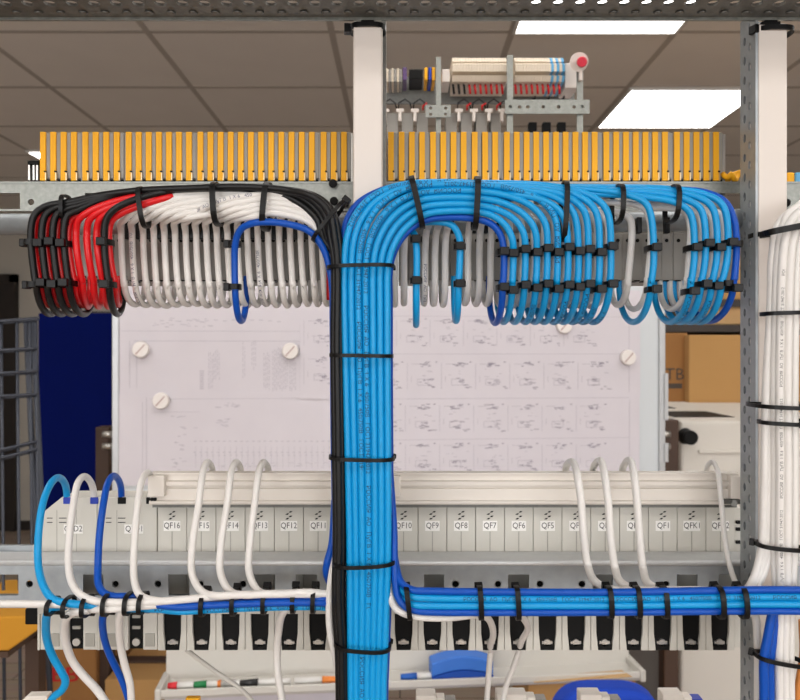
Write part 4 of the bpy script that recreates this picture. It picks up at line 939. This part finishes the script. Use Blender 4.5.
for i,x in enumerate((33,44,55,66,106)):
    for j,y in enumerate((243+(i%2)*1.5,285-(i%2)*1.5)): small_tie(x+j*2.6,y,.4130,.0095,5.4,'%s small black tie on the black and red pair %s'%(('upper','lower')[j],place(i,5)),'small ties on the black and red loops',head=math.pi if i==0 else -math.pi/2)
# ties holding the white loops to the bar
for i,x in enumerate(wx_[1::1]):
    o=MB().pbox(x-7.4,x-3.0,217,239,.4400,.0045).build('bar_strap','tie',bevel=.0004); tag(o,'black strap fixing white cables to the left bar, %s'%place(i,len(wx_)-1),'cable tie','straps on the left bar')
for i,x in enumerate((452,474,486,497,640,668)):
    o=MB().pbox(x-2.6,x+2.2,217,233,.4400,.0045).build('bar_strap','tie',bevel=.0004); tag(o,'black strap on the right bar, %s'%place(i,6),'cable tie','straps on the right bar')

# --- lower bundles
GL='cables of the lower right bundle'
DL=.398
def lowr(c0,ys,m,label,text=None,mid=None,D=DL):
    pts=c0+[(430,ys[0],D),(520,ys[1],D),(610,ys[2],D),(700,(ys[2]+ys[3])/2-.2,D-.002),(760,ys[3],D-.004),(830,ys[3]+.4,D-.006)]
    return cable('dark_blue_cable' if m=='dblue' else 'blue_cable',seq(*pts),m,label,GL,r=.00187,text=text,size=.0028)
lowr([(386,450,.4165),(390,520,.4145),(395.5,562,.409),(401,582,.403),(413,590,DL)],(591,592,592.2,589.8),'dblue','dark blue cable, top strand of the lower right bundle')
lowr([(388,470,.417),(391,540,.417),(396,575,.411),(403,591,.403),(415,597,DL)],(598,598.8,598.8,596.8),'lblue','light blue printed cable, second strand of the lower right bundle',text=[(.35,1.0)])
lowr([(386,500,.4165),(390,560,.4165),(395.5,588,.409),(403,600,.402),(416,605,DL)],(605.6,605.6,605.5,604),'lblue','light blue cable, third strand of the lower right bundle')
lowr([(387.5,430,.4150),(391,485,.4125),(394,530,.4085),(395,575,.405),(398,597,.401),(406,607,.3985),(418,611,DL)],(612,612.4,612.2,611),'dblue','dark blue cable, bottom strand of the lower right bundle')
cable('white_cable',seq((386,560,.4155),(389.5,590,.4075),(394,606,.403),(403,613,.400),(420,617,.4005),(450,617.6,.4025),(474,615,.4065),(486,617,.420),(492,626,.440),(493,636,.458),(490.5,645,.476),(490,650,.486)),'white','white cable under the lower right bundle, bending into a black terminal','white cables around the lower bundles',r=.0019)
cable('white_cable',seq((470,605,.4045),(500,608,.405),(516,613,.411),(526,622,.435),(527.5,630,.455),(522,640,.470),(519.5,648,.484)),'white','white cable bending into the terminal of the breaker labelled QF6','white cables around the lower bundles',r=.0019)
for (c,lb) in ((((491,648,.50),(489,670,.505),(486,720,.51),(485,790,.51)),'pale cable hanging below the breakers, left one of the pair'),(((520,648,.50),(513,668,.505),(505,690,.51),(500,730,.51)),'pale slanting cable hanging below the breakers, right one of the pair')):
    cable('white_cable',seq(*c),'white',lb,'pale cables hanging below the breakers',r=.0019)
# lower right risers and where they go
ris=[((573,462.5),[(581,500),(584,540),(588,566),(597,583),(612,590)],(742,583),(760,500)),
     ((600.5,461),[(608,500),(611,540),(615,568),(623,584),(638,590)],(746,586),(765,505)),
     ((630,460.5),[(637,500),(640,540),(643,568),(650,585),(665,590)],(752,585),(771,510))]
for i,(tp,dn,q1,q2) in enumerate(ris):
    D=.4335
    c=[(tp[0]-8,485,.4905),(tp[0]-7.5,470,.4885),(tp[0]-5,463.5,.477),(tp[0],tp[1],.462),(tp[0]+4,474,.4455),(dn[0][0],dn[0][1],.438)]+[(a,b,.4355 if k<2 else .425) for k,(a,b) in enumerate(dn[1:3])]+[(dn[3][0],dn[3][1],.4135),(dn[4][0],dn[4][1],.4055)]
    c+=[(dn[4][0]+20,590.8+i*.6,.4035),(700,590.5+i*1.5,.4035),(728,592+i*3,.404),(744+i*2.5,592+i*1.5,.405),(754+i*3.5,578,.407),(762+i*4,545,.4085),(764+i*4.3,500,.4085),(766+i*4.6,400,.4085),(771+i*4.0,300,.4085),(772.5+i*4,255,.4085),(778+i*4,226,.4085),(789+i*3.5,213-i*2,.4085),(806,205-i*2,.4085),(830,201-i*2,.4085)]
    cable('white_cable',seq(*c),'white','white cable arching over the right cover, %s of the three together'%('left','middle','right')[i],'white cables arching over the breakers',r=.00215,text=[(.03,.09)] if i==1 else None,ink='inkd',size=.0026)
cable('white_cable',seq((706,480,.490),(707,468,.487),(710,463,.477),(713.5,462.5,.466),(718,472,.4555),(721,500,.453),(725,540,.4505),(731,570,.44),(739,588,.4235),(748,598,.414),(765,602,.407),(800,603,.405),(830,603,.405)),'white','thin white cable in front of the breaker labelled QFK2','white cables arching over the breakers',r=.0015,text=[(.12,.2)],ink='inkd',size=.002)
# right white bundle going past the lower bundle
wv=[(780.5,.4030,782),(788.5,.4022,787.5),(795,.4050,792.5),(775.5,.4060,777.5),(785,.4075,789)]
for i,(x,D,xl) in enumerate(wv):
    c=[(xl-1,790,D),(xl-2,700,D),(xl-2.5,650,D),(xl-1,600,D),(x-1,540,D),(x-.5,480,D),(x-1,400,D),(x,320,D),(x+1.5,270,D),(x+5,238,D),(x+12,219-i,D),(x+24,209-i,D),(x+40,204-i,D)]
    cable('white_cable',seq(*c),'white','thick white cable at the right edge, %s'%('second from the left in front','middle one in front','rightmost in front','leftmost behind','right one behind')[i],'thick white cables at the right edge',r=.0022,text=[(.3,.86)] if i==0 else None,ink='ink',flip=False,size=.0020)
for i,(a,D) in enumerate(((767,.4015),(773,.404))):
    cable('dark_blue_cable',seq((a-3.5,790,D),(a-3,690,D),(a-3,660,D),(a+1,636,D),(a+5,615,D),(a+8,604,D),(a+16,598,D+.001),(a+40,597,D+.001)),'dblue','dark blue cable hanging at the lower right beside the duct, %s of the two'%('front','rear')[i],'dark blue cables at the lower right',r=.00235)
cable('orange_cable',seq((797,740,.412),(798,690,.412),(803,655,.412),(802,620,.413)),mat('orange_sheath',(206,130,60),.4),'orange cable just inside the right edge at the bottom')
cable('white_cable',seq((746,612,.415),(754,614,.4155),(757.5,640,.416),(758,700,.416),(758,790,.416)),'white','white cable hanging in front of the right duct, left of the blue ones','white cables around the lower bundles',r=.0021)
GR='ties on the right edge bundle'
tie_px((764,234),(806,226),.4055,.0165,'black tie across the top curve of the right white bundle',GR,width=.0032,head=math.pi*.02,hs=1.5)
tie_px((764,314),(801,313),.4055,.0145,'black tie on the right white bundle beside the cardboard boxes',GR,width=.0021,head=.6,hs=1.3)
tie_px((753,405),(803,407),.4130,.030,'black tie reaching from the perforated post round the white bundle',GR,width=.0021,head=.6,hs=1.2)
tie_px((761,422),(801,424),.4055,.0145,'black tie on the white bundle just below the long one',GR,width=.0021,head=.6,hs=1.2)
tie_px((758,544),(800,548),.4055,.0145,'black tie on the white bundle above the lower cables',GR,width=.0021,head=2.8,hs=.8)
tie_px((757,655),(803,663),.4045,.0145,'lowest black tie holding white and dark blue cables',GR,width=.0021,head=2.8,hs=.8)
# ties on lower right bundle
for i,(x,lb) in enumerate(((409,'next to the main bundle'),(480,'below the breaker labelled QF8'),(517,'below the breaker labelled QF6'),(609,'by the first right riser'),(637,'by the middle right riser'),(664,'below the breaker labelled QF1'),(719,'left of the perforated post'),(742,'on the perforated post'))):
    tie_px((x-2.5 if i==0 else x-.5,588),(x+1,617.5 if i<3 else 616),.3995-.0035*(i>5),.0085+.002*(i>5),'black tie on the lower right bundle '+lb,'ties on the lower right bundle',width=.0026,head=2.2)

# lower left bundle
GL2='cables of the lower left bundle'
def ll(pts,m,label,r=.00195,text=None,nm=None,size=.0028):
    return cable(nm or {'lblue':'blue_cable','dblue':'dark_blue_cable','white':'white_cable'}[m],seq(*pts),m,label,GL2,r=r,text=text,size=size)
D=.4155
ll([(-30,603.5,.41),(20,603.8,.41),(55,604.5,.412),(90,605,.4145),(130,604,D),(170,601.5,D),(205,599.5,D),(250,596.8,D),(290,596,D),(320,595.8,D),(334,597,.4185),(345,600,.421)],'white','white cable running the whole width of the lower left bundle')
# risers left
def riser(pts,m,label,text=None,r=.0020): return cable({'lblue':'blue_cable','dblue':'dark_blue_cable','white':'white_cable'}[m],seq(*pts),m,label,'cables arching over the breakers at the left',r=r,text=text)
riser([(67,500,.4815),(66.5,490,.479),(64,482,.4725),(58,477.5,.463),(50,485,.451),(42.5,505,.441),(38.5,535,.434),(38.3,565,.428),(44,587,.419),(53,599,.413),(66,603,.4115),(85,605,.4125),(110,607,.414),(135,608.5,.415),(180,609,.4145),(210,607.8,.4145),(262,604.5,.4145),(300,603.8,.4145),(325,604.5,.4165),(345,606,.421)],'lblue','light blue cable arching into the QFD2 device, leftmost of all',text=[(.62,.92)],r=.00205)
riser([(94,500,.4815),(93,489,.479),(90,481,.4725),(84,476.5,.463),(77.5,484,.451),(73,507,.441),(69.5,535,.434),(68.5,565,.428),(72,583,.420),(81,595,.4135),(95,601,.411),(115,602.5,.4105),(150,602,.4105),(190,599,.4105),(235,595.2,.4105),(290,594,.4105),(322,593.5,.412),(340,595,.421)],'white','white cable arching into the right clamp of the QFD2 device')
riser([(121.5,500,.4815),(121,488,.479),(118.5,480,.4725),(113.5,475.8,.463),(107.5,484,.451),(103,507,.441),(99.5,535,.434),(98,565,.428),(98.5,584,.4215),(104,593,.417),(114,596.5,.4155),(128,596.5,.4165),(145,599,.4185),(170,604.5,.4185),(206,605,.417),(240,602,.4145),(262,600,.411),(300,599,.411),(325,599,.413),(345,600,.4215)],'dblue','dark blue cable arching into the QFD1 device')
riser([(150.5,500,.4815),(151,488,.479),(151.5,479,.4725),(147.5,472.8,.463),(141.5,482,.451),(137.5,507,.441),(135,535,.434),(133.5,565,.428),(135,584,.4195),(141,596,.413),(155,600.5,.411),(190,602,.414),(230,600,.418),(300,598,.4185),(340,600,.425)],'white','white cable arching into the QFD1 device, left of the cover',text=None)
for i,(a,xb) in enumerate(((206.5,191.5),(235,220),(262.5,248.8))):
    riser([(a+6,488,.4905),(a+6,472,.4885),(a+4,465,.477),(a,462.8,.463),(a-4,474,.450),(a-8,505,.441),(xb+1.5,540,.434),(xb-.2,568,.428),(xb+3.5,582,.4215),(xb+11,592,.4145),(xb+24,595.8-i*.8,.4085),(xb+48,594.8-i*1.0,.4085),(310,594.2-i*.9,.410),(330,595,.416),(345,600,.425)],'white','white cable arching over the left cover, %s of the three'%('left','middle','right')[i])
ll([(120,603,.4205),(150,608,.4165),(180,611.5,.4125),(210,610,.4115),(262,607.8,.4115),(300,607,.4115),(325,607.5,.415),(345,610,.4225)],'lblue','light blue cable along the bottom of the lower left bundle',text=[(.4,.95)],r=.0018)
ll([(112,600,.4215),(150,604,.4125),(180,607,.4105),(206,605.5,.4095),(262,603.2,.4085),(300,602.6,.4085),(325,603,.412),(345,606,.4225)],'dblue','dark blue cable in front on the lower left bundle',r=.0019)
cable('dark_blue_cable',seq((335,500,.4185),(332,545,.4165),(327.5,562,.4145),(326.5,572,.4165),(331,585,.424),(338,600,.4265)),'dblue','dark blue loop peeking out left of the main bundle',r=.0021)
cable('white_cable',seq((340,540,.4165),(332.5,570,.4135),(329.3,600,.4115),(330,630,.4115),(336,660,.4135),(341,700,.4155),(342,790,.4155)),'white','white cable bulging out at the left side of the main bundle',r=.0019)
# cables dropping below the left devices
GD='cables dropping below the left devices'
def drop(pts,m,label,r=.002): return cable({'lblue':'blue_cable','dblue':'dark_blue_cable','white':'white_cable'}[m],seq(*pts),m,label,GD,r=r)
drop([(66,606,.4165),(56,607,.4175),(48.5,612,.4195),(46,625,.428),(47.5,642,.437),(53,657,.442),(61,671,.445),(65.5,681,.447),(62,690,.449),(53.5,697,.451),(49,704,.453)],'lblue','light blue cable dropping below the left devices',r=.0022)
drop([(90,610,.4145),(75,612,.4145),(67,617,.418),(64.5,628,.427),(66.5,645,.436),(73,662,.442),(84,676,.445),(97,690,.447),(108,706,.448)],'white','white cable dropping diagonally below the QFD2 device',r=.0023)
ll([(88,609.5,.4145),(105,609.3,.4105),(120,608.5,.4105),(140,606.5,.4105),(170,604,.4135),(200,603,.421),(240,602,.422)],'white','short white cable in front of the lower left bundle')
drop([(120,602,.4225),(108,606,.4225),(103.2,616,.424),(103,630,.431),(107,648,.439),(114,664,.4435),(122,680,.446),(127,694,.447),(130,706,.448)],'dblue','dark blue cable dropping below the QFD1 device',r=.0020)
drop([(136,606,.413),(126,607,.4125),(120.5,613,.4145),(119.3,630,.424),(121,648,.433),(125,666,.4375),(130,684,.440),(131.5,706,.442)],'white','white cable dropping straight below the QFD1 device',r=.0021)
drop([(296,603,.4165),(287,608,.4165),(281.5,616,.423),(278.5,632,.434),(277,652,.441),(278,674,.443),(282,700,.444),(284,740,.445)],'white','white cable dropping below the breaker labelled QF12',r=.0021)
cable('thin_rod',seq((186,649.5,.505),(215,671,.505),(242,690,.505),(262,712,.505)),'trayw','thin pale cable slanting in front of the pen tray',r=.0014)
for i,(x,a,b) in enumerate(((52.5,599,612),(68.5,598,614.5),(87,597,614),(107.5,595,613),(129,594,612),(143,594,611),(204,594,613),(234.5,591,612.5),(265,590,611),(294,589.5,610),(314,589.5,610))):
    tie_px((x+.3,a+.5),(x-.3,b),.4145,.0140,'black tie on the lower left bundle, %s'%place(i,11),'ties on the lower left bundle',width=.0023,head=2.3 if i>5 else .8)

# ================================================================ DEVICES AT THE BOTTOM EDGE
def plug(px0,px1,py0,D,label,blue=False):
    e=empty('relay_socket',P((px0+px1)/2,760,D),label,'relay socket','pale device tops at the bottom edge')
    zt=Z(py0,D+.012); MB().box(X(px0,D),X(px1,D),D,D+.012,Z(760,D),zt).build('body','comb',e,bevel=.0008)
    MB().box(X(px1+.2,D),X(px1+9,D),D+.001,D+.010,Z(760,D),zt-.002).build('side_block','comb',e,bevel=.0008)
    MB().box(X(px1+9.1,D),X(px1+20,D),D+.001,D+.010,Z(760,D),zt-.0035).build('connector','clampblue' if blue else 'grey',e,bevel=.0008)
    return e
plug(497,527,687,.52,'pale device top below the breaker labelled QF6')
plug(580.5,602,687,.52,'pale device top in front of the blue chair, left one')
plug(663,684,687,.52,'pale device top right of the blue chair with a blue connector',True)
plug(416,436,688,.52,'pale device top below the blue eraser')
e=empty('relay_socket',P(34,760,.50),'pale device with a slanted top at the lower left corner','relay socket')
MB().zprof(.50,.508,[(X(14,.5),Z(760,.5)),(X(18,.5),Z(704,.5)),(X(26,.5),Z(696.5,.5)),(X(47,.5),Z(696,.5)),(X(48,.5),Z(760,.5))]).build('body','comb',e,bevel=.0008)
MB().pbox(48.5,57,698,760,.498,.006).build('yellow_clamp','yellow',e,bevel=.0006)
o=MB().pbox(185,199,698.5,760,.50,.005).build('earth_terminal','yellow',bevel=.0008); tag(o,'yellow terminal tip at the bottom edge below the pen tray','terminal block')
o=MB().pbox(24.5,40,609,625,BD+.004,.03).build('end_clamp','dark',bevel=.001); tag(o,'dark end clamp left of the QFD2 device','clamp')
o=MB().pbox(32,36.5,545,556,BD-.004,.01).build('rail_screw','steel',bevel=.0008); tag(o,'bright screw end left of the QFD2 device','screw')

# ================================================================ CAMERA AND LIGHT
cam=bpy.data.cameras.new('camera'); co=bpy.data.objects.new('camera',cam); COL.objects.link(co)
co.location=(0,0,CZ); co.rotation_euler=(math.pi/2,0,0); cam.sensor_width=36; cam.lens=36*F/800; cam.sensor_fit='HORIZONTAL'; cam.clip_start=.02; cam.clip_end=50
cam.dof.use_dof=True; cam.dof.focus_distance=.43; cam.dof.aperture_fstop=24
S.camera=co
w=bpy.data.worlds.new('w'); S.world=w; w.use_nodes=True; w.node_tree.nodes['Background'].inputs[0].default_value=(.8,.85,1,1); w.node_tree.nodes['Background'].inputs[1].default_value=.3
S.view_settings.view_transform='Standard'; S.view_settings.look='None'; S.view_settings.gamma=1.0; S.view_settings.use_curve_mapping=False
S.view_settings.exposure=-0.16
